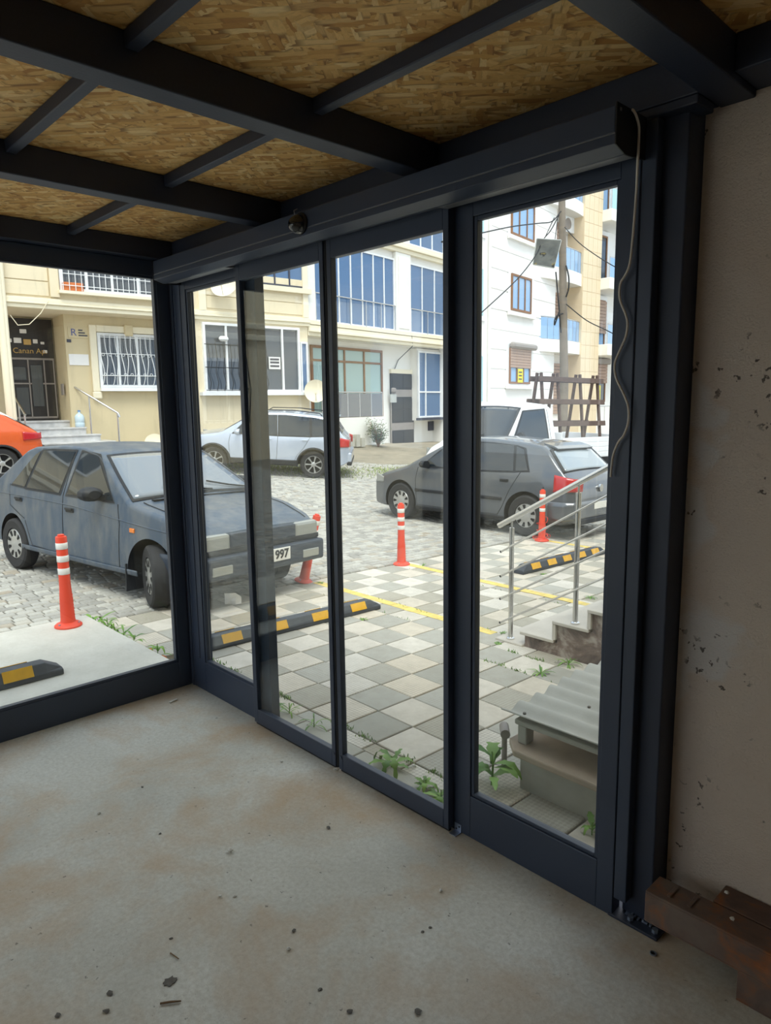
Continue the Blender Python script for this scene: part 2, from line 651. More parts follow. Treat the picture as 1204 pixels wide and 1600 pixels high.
M['rubber_grey'] = flat('grey_rubber', (74, 78, 84), 0.7, 0, 0.18, 10, 0.2, 60)
M['amber'] = flat('yellow_reflector', (226, 172, 42), 0.45, 0, 0.12, 14)
# ================================================================== THE ROOM
rnd = random.Random(7)
fl = MB().box(-0.07, 5.6, -4.6, 0.07, -0.35, 0.0).build('floor', M['floor'])
struct(fl, 'bare concrete floor with rusty stains')
wr = MB().box(2.848, 5.6, 0.135, 0.33, -0.35, 2.4405).build('wall_right', M['plaster'])
struct(wr, 'rough white plaster wall with brown spots')
ws = MB().box(5.6, 5.8, -4.6, 0.33, -0.35, 2.6).build('wall_side', M['plaster'])
struct(ws)

# ceiling: OSB panels above steel beams and joists
ceil = sroot('ceiling', 'chipboard ceiling on dark steel beams and joists')
beam_x = [(-0.07, 0.065), (0.995, 1.075), (1.915, 2.0), (2.885, 2.975), (3.86, 3.945), (4.80, 4.885), (5.52, 5.6)]
joist_y = [-0.52 - 0.56 * k for k in range(8)]
for k in range(len(beam_x) - 1):
    x0 = (beam_x[k][0] + beam_x[k][1]) / 2 + 0.002
    x1 = (beam_x[k + 1][0] + beam_x[k + 1][1]) / 2 - 0.002
    for y0, y1 in ((-4.78, -2.238), (-2.234, 0.10)):
        MB().box(x0, x1, y0, y1, 2.531, 2.545).build('osb_panel', M['osb'], ceil)
for k, (x0, x1) in enumerate(beam_x):
    zb = 2.432 if k == 0 else 2.424
    MB().box(x0, x1, -4.59, -0.006 if k < 3 else (0.33 if k == 3 else -0.016), zb, 2.53).build('beam', M['steel'], ceil, bevel=0.004, seg=2)
MB().box(-0.07, 2.8845, -0.005, 0.134, 2.4255, 2.53).box(-0.07, 2.8845, -0.004, 0.10, 2.402, 2.4255).build('beam', M['steel'], ceil, bevel=0.004, seg=2)
MB().box(2.9755, 5.6, -0.015, 0.33, 2.441, 2.53).build('beam', M['steel'], ceil, bevel=0.004, seg=2)
for k in range(len(beam_x) - 1):
    for y in joist_y[:7]:
        MB().box(beam_x[k][1] + 0.0005, beam_x[k + 1][0] - 0.0005, y - 0.035, y, 2.488, 2.53).build('joist', M['steel'], ceil, bevel=0.003)
# roof deck over the boards keeps daylight out
struct(MB().box(-0.30, 5.9, -4.9, 0.40, 2.56, 2.66).build('roof', M['steel']), 'flat roof over the glazed room')

def glazed_frame(name, label, ax, u0, u1, z0, z1, d0, d1, ws_l, ws_r, zb, zt, gd, bead=True):
    """frame of four members and a pane. ax 0: runs along x with depth y; ax 1: runs along y with depth x"""
    root = sroot(name, label)
    def bx(a, b, c, d, e, f, nm, mat, bev=0.0025, par=root):
        mb = MB()
        if ax == 0:
            mb.box(a, b, c, d, e, f)
        else:
            mb.box(c, d, a, b, e, f)
        return mb.build(nm, mat, par, bevel=bev, seg=2)
    bx(u0, u0 + ws_l, d0, d1, z0, z1, 'stile', M['frame'])
    bx(u1 - ws_r, u1, d0, d1, z0, z1, 'stile', M['frame'])
    bx(u0 + ws_l, u1 - ws_r, d0, d1, z0, zb, 'bottom_rail', M['frame'])
    bx(u0 + ws_l, u1 - ws_r, d0, d1, zt, z1, 'top_rail', M['frame'])
    gu0, gu1 = u0 + ws_l, u1 - ws_r
    dm = (d0 + d1) / 2 + gd
    pane = bx(gu0 - 0.004, gu1 + 0.004, dm - 0.003, dm + 0.003, zb - 0.004, zt + 0.004, 'pane', M['glass'], 0)
    if bead:
        b = 0.014
        e0 = min(d0, d1) + 0.006 if ax == 0 else max(d0, d1) - 0.006
        s0, s1 = (e0, dm - 0.004) if ax == 0 else (dm + 0.004, e0)
        for (a0, a1, c0, c1) in ((gu0, gu0 + b, zb, zt), (gu1 - b, gu1, zb, zt), (gu0 + b, gu1 - b, zb, zb + b), (gu0 + b, gu1 - b, zt - b, zt)):
            bx(a0, a1, s0, s1, c0, c1, 'glazing_bead', M['frame'], 0.002)
            bx(a0 + 0.003 if a1 - a0 < 0.02 else a0, a1 - 0.003 if a1 - a0 < 0.02 else a1, s1 - 0.0015 if ax == 0 else s0 + 0.0005, s1 + 0.003 if ax == 0 else s0 - 0.003, c0 + (0.003 if c1 - c0 < 0.02 else 0), c1 - (0.003 if c1 - c0 < 0.02 else 0), 'gasket', M['alu'], 0)
    return root
# left glass wall (inner face x = 0)
glazed_frame('window_1', 'large fixed glazing facing the blue hatchback', 1, -2.20, -0.004, 0.001, 2.431, -0.062, 0.0, 0.07, 0.073, 0.160, 2.351, -0.012)
glazed_frame('window_2', 'fixed glazing beside the back wall', 1, -4.58, -2.204, 0.001, 2.431, -0.062, 0.0, 0.07, 0.07, 0.160, 2.351, -0.012)
glazed_frame('added_window', 'unseen back glazing added to bring in daylight', 0, 0.002, 2.30, 0.001, 2.431, -4.66, -4.60, 0.07, 0.07, 0.160, 2.351, 0.006)  # unseen pane added behind the camera to brighten the interior
struct(MB().box(2.302, 5.8, -4.8, -4.6, -0.35, 2.56).build('wall_back', M['plaster']))
# corner cover profiles between the two glass walls
cp = sroot('trim_1', 'corner post between the two glass walls')
MB().box(-0.062, 0.045, 0.0, 0.07, 0.0005, 2.40).build('post', M['frame'], cp, bevel=0.003, seg=2)
MB().box(0.012, 0.03, -0.007, 0.0005, 0.002, 2.399).build('cover_strip', M['frame'], cp, bevel=0.003, seg=2)
# fixed side lights of the sliding door (inner face y = 0)
glazed_frame('window_3', 'fixed side light next to the glass corner', 0, 0.047, 0.832, 0.001, 2.400, 0.0, 0.052, 0.120, 0.094, 0.178, 2.268, 0.006)
glazed_frame('window_4', 'fixed side light next to the white wall', 0, 2.035, 2.735, 0.001, 2.400, 0.0, 0.052, 0.111, 0.058, 0.172, 2.266, 0.006)
MB().box(0.105, 0.115, -0.004, 0.0005, 0.19, 2.36).build('cover_strip', M['frame'], bpy.data.objects['window_3'], bevel=0.0015)
# sliding leaves
d1 = glazed_frame('door_1', 'sliding glass leaf overlapping the corner side light', 0, 0.726, 1.388, 0.014, 2.315, -0.036, -0.006, 0.033, 0.026, 0.090, 2.235, 0.0, bead=False)
d2 = glazed_frame('door_2', 'sliding glass leaf overlapping the side light by the white wall', 0, 1.412, 2.068, 0.014, 2.315, -0.036, -0.006, 0.026, 0.026, 0.090, 2.235, 0.0, bead=False)
MB().box(1.388, 1.3985, -0.030, -0.012, 0.014, 2.315).build('rubber_seal', M['black'], d1)
MB().box(1.4015, 1.412, -0.030, -0.012, 0.014, 2.315).build('rubber_seal', M['black'], d2)
for d, x in ((d1, 1.375), (d2, 1.426)):
    MB().cyl((x, -0.0365, 0.075), (x, -0.0395, 0.075), 0.008, n=16).build('screw_cover', M['frame'], d, smooth=40)
for d, x0, x1 in ((d1, 0.73, 1.385), (d2, 1.416, 2.064)):
    MB().box(x0, x1, -0.028, -0.014, 0.002, 0.0139).build('floor_guide', M['black'], d)
# door operator (header box)
op = thing('door_operator', 'long anthracite sliding door operator box above the glass leaves', 'door operator', (0, -0.08, 2.29))
def hp(poly, x0, x1):
    return MB().prism([(y + 0.08, z - 2.29) for y, z in poly], 0, x0, x1)
hp([(-0.001, 2.331), (-0.158, 2.331), (-0.158, 2.398), (-0.150, 2.401), (-0.001, 2.401)], 0.139, 2.742).build('upper_cover', M['frame'], op, bevel=0.003, seg=2)
hp([(-0.001, 2.329), (-0.158, 2.329), (-0.158, 2.305), (-0.108, 2.291), (-0.090, 2.293), (-0.001, 2.318)], 0.139, 2.742).build('lower_cover', M['frame'], op, bevel=0.001)
hp([(-0.092, 2.292), (-0.040, 2.297), (-0.040, 2.306), (-0.092, 2.298)], 0.16, 0.73).build('track_strip', M['alu'], op)
hp([(-0.092, 2.292), (-0.040, 2.297), (-0.040, 2.306), (-0.092, 2.298)], 2.07, 2.735).build('track_strip', M['alu'], op)
hp([(-0.1585, 2.3292), (-0.1555, 2.3292), (-0.1555, 2.3308), (-0.1585, 2.3308)], 0.139, 2.742).build('seam_strip', M['alu'], op)
for x0, x1 in ((0.1345, 0.1385), (2.7425, 2.748)):
    hp([(-0.002, 2.296), (-0.090, 2.288), (-0.112, 2.287), (-0.161, 2.302), (-0.161, 2.404), (-0.002, 2.404)], x0, x1).build('end_cap', M['cap'], op, bevel=0.001)
hp([(-0.148, 2.385), (-0.140, 2.385), (-0.140, 2.393), (-0.148, 2.393)], 2.7481, 2.7495).build('screw', M['alu'], op)
# motion sensor on the operator
p = on_plane(470.4, 350, 1, -0.158)
ms = thing('motion_sensor', 'small black dome motion sensor on the door operator box', 'sensor', (p.x, -0.158, p.z))
MB().lathe([(0.040, -0.002), (0.042, 0.006), (0.038, 0.012)], 20, Matrix.Rotation(math.radians(90), 4, 'X')).build('mount_plate', M['cap'], ms, smooth=40)
rows = []
dome = MB()
prof = [(0.036 * math.cos(a), 0.012 + 0.046 * math.sin(a)) for a in [math.radians(6 + 12 * k) for k in range(7)]]
dome.lathe(prof + [(0.002, 0.0581)], 20, Matrix.Rotation(math.radians(90), 4, 'X') @ Matrix.Rotation(0.25, 4, 'X'))
dome.build('dome', dark_glass('sensor_plastic', (26, 27, 30), 0.12), ms, smooth=60)
MB().tube([(0, -0.03, 0.030), (0, -0.034, 0.044), (0.004, -0.02, 0.052)], 0.002, 6).build('wire_loop', M['alu'], ms, smooth=60)
# steel column and side profile at the white wall
col = sroot('trim_2', 'dark steel column between the door frame and the white wall')
MB().box(2.748, 2.846, 0.042, 0.20, 0.011, 2.424).build('column', M['steel'], col, bevel=0.004, seg=2)
MB().box(2.7375, 2.779, 0.002, 0.0415, 0.068, 2.40).build('cover_profile', M['frame'], col, bevel=0.003, seg=2)
MB().box(2.722, 2.888, -0.004, 0.134, 0.0005, 0.0105).build('base_plate', M['steel'], col, bevel=0.002)
for x, y in ((2.79, 0.018), (2.87, 0.02), (2.868, 0.11)):
    MB().cyl((x, y, 0.0105), (x, y, 0.022), 0.010, n=6).build('bolt', M['galv'], col)
wel = MB()
for k in range(16):
    x = 2.76 + 0.105 * rnd.random()
    wel.box(x, x + 0.006, 0.028 + 0.012 * rnd.random(), 0.043, 0.0105, 0.014 + 0.006 * rnd.random())
wel.build('weld_bead', M['galv'], col)
# floor bracket between sliding leaf and side light
br = thing('floor_bracket', 'small galvanised angle bracket on the floor beside the sliding leaf', 'bracket', (2.088, -0.018, 0))
MB().box(-0.016, 0.016, -0.018, 0.014, 0.0005, 0.003).build('base_plate', M['galv'], br)
MB().box(-0.016, 0.016, 0.0145, 0.0170, 0.0005, 0.034).build('upright_plate', M['galv'], br)
for x, z in ((-0.006, 0.012), (0.008, 0.024)):
    MB().cyl((x, 0.0143, z), (x, 0.0128, z), 0.0035, n=10).build('screw', M['cap'], br)
# white cable dangling from the operator
cpx = [(985, 172), (990, 174), (994, 182), (996, 200), (997, 230), (995.5, 260), (994, 296), (991, 338), (988, 374), (983.6, 412), (976, 431), (969, 443), (968, 467), (977.7, 493), (980, 509), (976.5, 528), (966, 552), (960, 569), (962, 590), (974, 616), (981, 636), (981, 660), (974, 680), (965, 692), (957, 714), (953.5, 745)]
pts = []
for i, (a, b) in enumerate(cpx):
    q = on_plane(a, b, 1, -0.10 if i < 3 else (-0.06 if i < 6 else -0.016))
    pts.append(q)
def smooth_path(ps, n=5):
    out = []
    for i in range(len(ps) - 1):
        p0, p1, p2, p3 = ps[max(0, i - 1)], ps[i], ps[i + 1], ps[min(len(ps) - 1, i + 2)]
        for k in range(n):
            t = k / n
            out.append(0.5 * ((2 * p1) + (p2 - p0) * t + (2 * p0 - 5 * p1 + 4 * p2 - p3) * t * t + (3 * p1 - p0 - 3 * p2 + p3) * t ** 3))
    out.append(ps[-1])
    return out
for q in pts[:6]:
    q.x = max(q.x, 2.756)
tag(MB().tube(smooth_path(pts), 0.0035, 8).build('cable', M['cable'], smooth=60), 'thin cream cable hanging down beside the side light frame', 'cable')
# rusty box sections by the white wall
def section(name, label, x0, x1, y0, y1, z0, z1, extra=False):
    t = thing(name, label, 'steel bar', ((x0 + x1) / 2, (y0 + y1) / 2, z0), group='rusty steel sections on the floor')
    w, d, h, th = (x1 - x0) / 2, (y1 - y0) / 2, z1 - z0, 0.006
    mb = MB()
    mb.box(-w, w, -d, d, 0, th).box(-w, w, -d, d, h - th, h).box(-w, w, -d, -d + th, th, h - th).box(-w, w, d - th, d, th, h - th)
    mb.build('tube_wall', M['rust'], t, bevel=0.002)
    if extra:
        for x in (0.055, 0.115):
            MB().box(-w + x, -w + x + 0.012, -d + 0.02, d - 0.02, h, h + 0.004).build('weld_bead', M['rust'], t, bevel=0.002)
    return t
section('steel_box_section', 'long rusty steel box section raised on another bar, reaching nearest the column', 2.872, 4.55, -0.064, 0.031, 0.1005, 0.20, True)
section('steel_box_section', 'rusty steel box section lying between another bar and the white wall', 3.03, 4.62, 0.036, 0.131, 0.1005, 0.20)
section('steel_box_section', 'dark rusty steel box section on the floor carrying two others', 3.137, 4.45, -0.052, 0.128, 0.0005, 0.0995)
def pebble(name, label, x, y, z, r, mat, seed, flat_z=0.6, group=None, cat='stone'):
    rr = random.Random(seed)
    bm = bmesh.new()
    bmesh.ops.create_icosphere(bm, subdivisions=1, radius=r)
    for v in bm.verts:
        k = 0.75 + 0.5 * rr.random()
        v.co = Vector((v.co.x * k * (1 + 0.5 * rr.random()), v.co.y * k, v.co.z * flat_z * k))
    zmin = min(v.co.z for v in bm.verts)
    for v in bm.verts:
        v.co.z -= zmin
    me = bpy.data.meshes.new(name)
    bm.to_mesh(me)
    bm.free()
    me.materials.append(mat)
    o = link(name, me)
    o.location = (x, y, z + 0.0005)
    o.rotation_euler = (0, 0, rr.random() * 6)
    return tag(o, label, cat, group)
for i, (a, b, r) in enumerate(((360, 1331, 0.011), (367, 1401, 0.006), (344, 1401, 0.006), (451, 1484, 0.007), (688, 1393, 0.007), (155, 1272, 0.007), (440, 1191, 0.006))):
    q = on_plane(a, b, 2, 0)
    pebble('pebble', 'big pale pebble lying alone on the concrete floor' if i == 0 else 'tiny pale pebble on the concrete floor', q.x, q.y, 0, r, M['pebble'], i, group=None if i == 0 else 'tiny pebbles on the floor')
for i, (a, b, r) in enumerate(((166, 1581, 0.008), (172, 1553, 0.009), (90, 1588, 0.008), (513, 1294, 0.009), (459, 1455, 0.007), (546, 1581, 0.008), (653, 1582, 0.010), (500, 1547, 0.006), (267, 1467, 0.006), (672, 1450, 0.005), (660, 1456, 0.005), (250, 1303, 0.006), (222, 1230, 0.006))):
    q = on_plane(a, b, 2, 0)
    pebble('dirt_chip', 'small dark chip of dirt on the concrete floor', q.x, q.y, 0, r, M['tar'], 20 + i, 0.25, 'dark chips on the floor', 'debris')
q = on_plane(266, 1534, 2, 0)
bl = MB()
rr = random.Random(3)
outl = []
for k in range(18):
    a = k / 18 * 6.283
    r = 0.020 * (0.7 + 0.5 * rr.random())
    outl.append((r * math.cos(a) * 0.8, r * math.sin(a)))
bl.prism(outl, 2, 0.0005, 0.003)
o = bl.build('paint_chip', M['tar'])
o.location = (q.x, q.y, 0)
tag(o, 'ragged dark grey paint chip flat on the floor', 'debris')
a, b = on_plane(250, 1568, 2, 0.004), on_plane(283, 1564, 2, 0.004)
tag(MB().tube([a, (a + b) / 2 + Vector((0, 0, 0.001)), b], [0.003, 0.0035, 0.002], 6).build('wood_splinter', M['wood']), 'thicker wooden splinter beside the ragged paint chip', 'splinter')
a, b = on_plane(266, 1489, 2, 0.003), on_plane(279, 1498, 2, 0.003)
tag(MB().tube([a, b], [0.002, 0.0015], 6).build('wood_splinter', M['wood']), 'thin short wooden splinter on the floor', 'splinter')
a, b = on_plane(265, 1098, 2, 0.004), on_plane(276, 1093, 2, 0.004)
o = MB()
dd = (b - a)
sd = Vector((-dd.y, dd.x, 0)).normalized() * 0.007
o.add([a - sd, b - sd * 0.8, b + sd * 0.8, a + sd, a - sd + Vector((0, 0, 0.004)), b - sd * 0.8 + Vector((0, 0, 0.006)), b + sd * 0.8 + Vector((0, 0, 0.006)), a + sd + Vector((0, 0, 0.004))], [(0, 3, 2, 1), (4, 5, 6, 7), (0, 1, 5, 4), (1, 2, 6, 5), (2, 3, 7, 6), (3, 0, 4, 7)])
tag(o.build('plaster_flake', M['pebble']), 'white plaster flake near the foot of the corner post', 'debris')
q = on_plane(527, 1203, 2, 0)
pebble('plaster_lump', 'white plaster lump under the meeting stiles of the sliding leaves', q.x, q.y - 0.004, 0, 0.014, M['pebble'], 77, 0.4, cat='debris')
for i, (a, b) in enumerate(((1135, 1397), (1143, 1437))):
    q = on_plane(a, b, 2, 0.2)
    y = q.y
    pebble('pebble', 'pale pebble on top of the rusty steel sections', q.x, y if i else max(y, 0.06), 0.2, 0.007, M['pebble'], 40 + i, group='pebbles on the rusty steel')
q = on_plane(1020, 1491, 2, 0)
an = thing('anchor_sleeve', 'small metal anchor sleeve sunk in the floor near the column', 'anchor', (q.x, q.y, 0.0005))
MB().lathe([(0.008, 0.0), (0.010, 0.0), (0.010, 0.004), (0.007, 0.004), (0.007, 0.001)], 14).build('sleeve', M['galv'], an, smooth=40)
MB().cyl((0, 0, 0.0), (0, 0, 0.0015), 0.0068, n=12).build('hole', M['black'], an)
# ================================================================== GROUND OUTSIDE
rnd = random.Random(11)
TH, TS, TX, TY = -0.0079, 0.29, 0.240, 1.641
def tgrid(i, j):
    return (TX + TS * (i * math.cos(TH) - j * math.sin(TH)), TY + TS * (i * math.sin(TH) + j * math.cos(TH)))
# the street bed carries everything
NG = 46
xs = [-34 + (5.5 + 34) * k / NG for k in range(NG + 1)]
ys = [-14 + (46 + 14) * k / NG for k in range(NG + 1)]
st = MB().grid([[(x, y, gh(x, y) - 0.035) for x in xs] for y in ys]).build('street', M['street'], smooth=60)
struct(st, 'street bed of sandy gravel between the buildings')
# concrete apron left of the glass wall
ap = MB().box(-1.935, -0.064, -7.5, 0.105, -0.30, -0.002).build('apron_floor', M['slab'], bevel=0.012, seg=2)
struct(ap, 'pale concrete apron outside the left glass wall')

# tiled forecourt
pav = sroot('pavement', 'checkered forecourt of square concrete tiles')
tiles = []
def blocked(x, y):
    return (x > 0.80 and 2.52 < y < 3.45) or (x > 2.02 and 0.80 < y < 1.2) or (x > 2.7 and y < 0.5) 
for i in range(-8, 14):
    for j in range(-5, 36):
        x, y = tgrid(i + 0.5, j + 0.5)
        if (y < 0.36 and not (j == -5 and x < -0.85)) or blocked(x, y):
            continue
        d = (Vector((x, y, 0)) - Vector((CAM_LOC.x, CAM_LOC.y, 0))).length
        seen = -0.2 < x / 1.0 + 3.0 and x < 3.0
        tiles.append((d if seen else d + 50, i, j))
tiles.sort()
slope = Matrix(((1, 0, 0, 0), (0, 1, 0, 0), (-0.0046, -0.0270, 1, 0), (0, 0, 0, 1)))
def tile_mesh(h0, h1, seed):
    r = random.Random(seed)
    e = TS / 2 - 0.005
    mb = MB()
    b = 0.004
    mb.add([(-e, h0, -0.035), (e, h0, -0.035), (e, h1, -0.035), (-e, h1, -0.035), (-e, h0, -b), (e, h0, -b), (e, h1, -b), (-e, h1, -b), (-e + b, h0 + b, 0), (e - b, h0 + b, 0), (e - b, h1 - b, 0), (-e + b, h1 - b, 0)],
           [(0, 1, 5, 4), (1, 2, 6, 5), (2, 3, 7, 6), (3, 0, 4, 7), (4, 5, 9, 8), (5, 6, 10, 9), (6, 7, 11, 10), (7, 4, 8, 11), (8, 9, 10, 11)])
    return mb
E2 = TS / 2 - 0.005
tm = {}
for key, mat in (('tile_light', M['tile_light']), ('tile_grey', M['tile_grey'])):
    me = tile_mesh(-E2, E2, 1).mesh('paving_tile')
    me.materials.append(mat)
    tm[key] = me
rest = {'tile_light': MB(), 'tile_grey': MB()}
for n, (d, i, j) in enumerate(tiles):
    x, y = tgrid(i + 0.5, j + 0.5)
    key = 'tile_light' if (i + j) % 2 else 'tile_grey'
    r = random.Random(i * 101 + j * 7)
    z = gplane(x, y) - 0.002 * r.random()
    T = Matrix.Translation((x + 0.003 * (r.random() - 0.5), y + 0.003 * (r.random() - 0.5), z)) @ slope @ Matrix.Rotation(TH + 0.012 * (r.random() - 0.5), 4, 'Z')
    if n < 300:
        o = link('paving_tile', tm[key], pav)
        o.matrix_local = T
    else:
        q = tile_mesh(-E2, E2, 1)
        rest[key].add([T @ Vector(v) for v in q.v], q.f)
for key in rest:
    o = rest[key].build('far_paving_tiles', M[key], pav)
    o['kind'] = 'stuff'
# cut tiles along the kerb and the kerb stones
for i in range(-8, 9):
    x, y = tgrid(i + 0.5, -4.5)
    if x < -0.85:
        continue
    me = tile_mesh(0.375 - y, E2, i)
    o = me.build('paving_tile', M['tile_light'] if (i + 1) % 2 else M['tile_grey'], pav)
    o.matrix_local = Matrix.Translation((x, y, gplane(x, y) - 0.006)) @ slope
x = -0.70
while x < 3.6:
    L = 0.5 if x > -0.2 else 0.42
    o = MB().box(0.003, L - 0.003, 0.0, 0.265, -0.12, 0.012).build('kerb_stone', M['kerb'], pav, bevel=0.008, seg=2)
    o.location = (x, 0.098, gplane(x, 0.2) - 0.012)
    x += L

# painted bay lines
def paint(label, y, x0, x1, w=0.105, group='yellow parking bay lines'):
    mb = MB()
    r = random.Random(int(y * 100))
    rows = []
    n = int((x1 - x0) / 0.145)
    for k in range(n):
        a, b = x0 + k * (x1 - x0) / n, x0 + (k + 1) * (x1 - x0) / n - 0.004
        ww = w / 2 * (0.88 + 0.2 * r.random())
        vs = []
        for (px_, py_) in ((a, y - ww), (b, y - ww), (b, y + ww), (a, y + ww)):
            yy = py_ + (px_ - x0) * TH
            vs.append((px_, yy, gplane(px_, yy) + 0.0008))
        vs += [(v[0], v[1], v[2] + 0.0012) for v in vs]
        mb.add(vs, [(4, 5, 6, 7), (0, 1, 5, 4), (1, 2, 6, 5), (2, 3, 7, 6), (3, 0, 4, 7)])
    return tag(mb.build('painted_line', M['yellow']), label, 'road marking', group)
paint('worn yellow bay line by the leaning orange bollard', 2.50, -1.98, 0.36)
paint('worn yellow bay line by the upright orange bollard in the middle', 3.86, -1.98, 0.50)
paint('worn yellow bay line by the bollard tied with string', 6.48, -1.98, 1.9)

# street of granite setts
sett_m = []
for k in range(4):
    r = random.Random(k)
    mb = MB()
    hx, hy, b = 0.5, 0.5, 0.10
    t = [(-hx + b, -hy + b, 0), (hx - b, -hy + b, 0), (hx - b, hy - b, 0), (-hx + b, hy - b, 0)]
    t = [(a + 0.05 * (r.random() - 0.5), c + 0.05 * (r.random() - 0.5), d) for a, c, d in t]
    mb.add([(-hx, -hy, -0.012), (hx, -hy, -0.012), (hx, hy, -0.012), (-hx, hy, -0.012)] + t + [(-hx, -hy, -0.05), (hx, -hy, -0.05), (hx, hy, -0.05), (-hx, hy, -0.05)],
           [(4, 5, 6, 7), (0, 1, 5, 4), (1, 2, 6, 5), (2, 3, 7, 6), (3, 0, 4, 7), (8, 9, 1, 0), (9, 10, 2, 1), (10, 11, 3, 2), (11, 8, 0, 3)])
    me = mb.mesh('sett')
    me.materials.append(M['sett'])
    sett_m.append((mb, me))
setts = []
x = -2.12
while x > -6.6:
    off = rnd.random() * 0.2
    y = -6.0 + off
    while y < 15:
        L = 0.12 + 0.05 * rnd.random()
        if not (-2.6 < x and y < 0.0 and x > -1.95):
            setts.append((x - 0.05, y + L / 2, 0.098, L - 0.012, 0.0))
        y += L
    x -= 0.107
# fans of arcs further across the street
W = 1.5
k = 0
while -6.66 - k * W > -14.6:
    xc = -6.66 - (k + 0.5) * W
    y = -8.0
    while y < 17.0:
        n = 13
        for m in range(n):
            a = (m + 0.5) / n - 0.5
            ang = a * 1.6
            Rr = W / (2 * math.sin(0.8))
            dx = Rr * math.sin(ang)
            dy = Rr * math.cos(ang) - Rr * math.cos(0.8)
            setts.append((xc + dx, y + dy, 0.112, 0.105, -ang))
        y += 0.122
    k += 1
def seen_score(s):
    d = math.hypot(s[0] - CAM_LOC.x, s[1] - CAM_LOC.y)
    v = Vector((s[0], s[1], gh(s[0], s[1]))) - CAM_LOC
    q = CAM_ROT.transposed() @ v
    px, py = CX + FPX * q.x / -q.z, CY - FPX * q.y / -q.z
    return d if (0 < px < 960 and py < 985) else d + 100
setts.sort(key=seen_score)
far_s = MB()
for n, (x, y, sx, sy, an) in enumerate(setts):
    v = Vector((x - CAM_LOC.x, y - CAM_LOC.y, 0))
    if v.dot(VIEW) < 1.0 or v.dot(VIEW) > 21:
        continue
    T = Matrix.Translation((x, y, gh(x, y) + 0.004 * (rnd.random() - 0.5))) @ slope @ Matrix.Rotation(an + 0.05 * (rnd.random() - 0.5), 4, 'Z') @ Matrix.Diagonal((sx, sy, 1, 1))
    mb, me = sett_m[n % 4]
    if n < 300:
        o = link('sett', me, st)
        o.matrix_local = T
    else:
        far_s.add([T @ Vector(q) for q in mb.v], mb.f)
me = bpy.data.meshes.new('far_setts')
me.from_pydata(far_s.v, [], far_s.f)
me.materials.append(M['sett'])
o = link('far_setts', me, st)
o['kind'] = 'stuff'

# ------------------------------------------------------------------ parking stops
def wheel_stop(label, x, y0, y1, n_ref, zf, name='wheel_stop', tilt=0.0):
    L = y1 - y0
    z0, z1 = zf(x, y0), zf(x, y1)
    t = thing(name, label, 'wheel stop', (x, (y0 + y1) / 2, (z0 + z1) / 2 + 0.001))
    t.rotation_euler = (math.atan2(z1 - z0, L), 0, tilt)
    prof = [(-0.075, 0.0), (0.075, 0.0), (0.075, 0.035), (0.045, 0.095), (-0.045, 0.095), (-0.075, 0.035)]
    mb = MB()
    h = L / 2
    rows = []
    for yy, k in ((-h, 0.45), (-h + 0.10, 1.0), (h - 0.10, 1.0), (h, 0.45)):
        rows.append([(a, yy, c * (k if c > 0.04 else 1.0)) for a, c in prof])
    n = 6
    vs = [v for r in rows for v in r]
    fs = [(i * n + j, i * n + (j + 1) % n, (i + 1) * n + (j + 1) % n, (i + 1) * n + j) for i in range(3) for j in range(n)]
    fs += [tuple(range(n)), tuple(range(3 * n, 4 * n))]
    mb.add(vs, fs)
    mb.build('rubber_body', M['rubber_grey'], t, bevel=0.006, seg=2)
    for k in range(n_ref):
        yc = -h + 0.26 + (L - 0.52) * k / max(1, n_ref - 1)
        for sgn in (1, -1):
            q = MB()
            a0 = Vector((sgn * 0.0775, yc, 0.035))
            a1 = Vector((sgn * 0.0465, yc, 0.0975))
            nn = Vector((0.0625 * sgn, 0, 0.03)).normalized() * 0.002
            u = Vector((0, 0.085, 0))
            vs = [a0 - u, a0 + u, a1 + u, a1 - u]
            q.add([v - nn for v in vs] + [v + nn for v in vs], [(0, 1, 2, 3), (4, 5, 6, 7), (0, 1, 5, 4), (1, 2, 6, 5), (2, 3, 7, 6), (3, 0, 4, 7)])
            q.build('reflector', M['amber'], t)
    return t
wheel_stop('grey rubber wheel stop with yellow reflectors in front of the blue hatchback', -0.86, 0.50, 2.30, 4, gplane)
wheel_stop('grey rubber wheel stop behind the stainless railing posts', -0.80, 4.42, 6.24, 5, gplane)
wheel_stop('scuffed rubber wheel stop on the pale concrete apron', -0.80, -2.30, -0.49, 4, lambda x, y: -0.002)

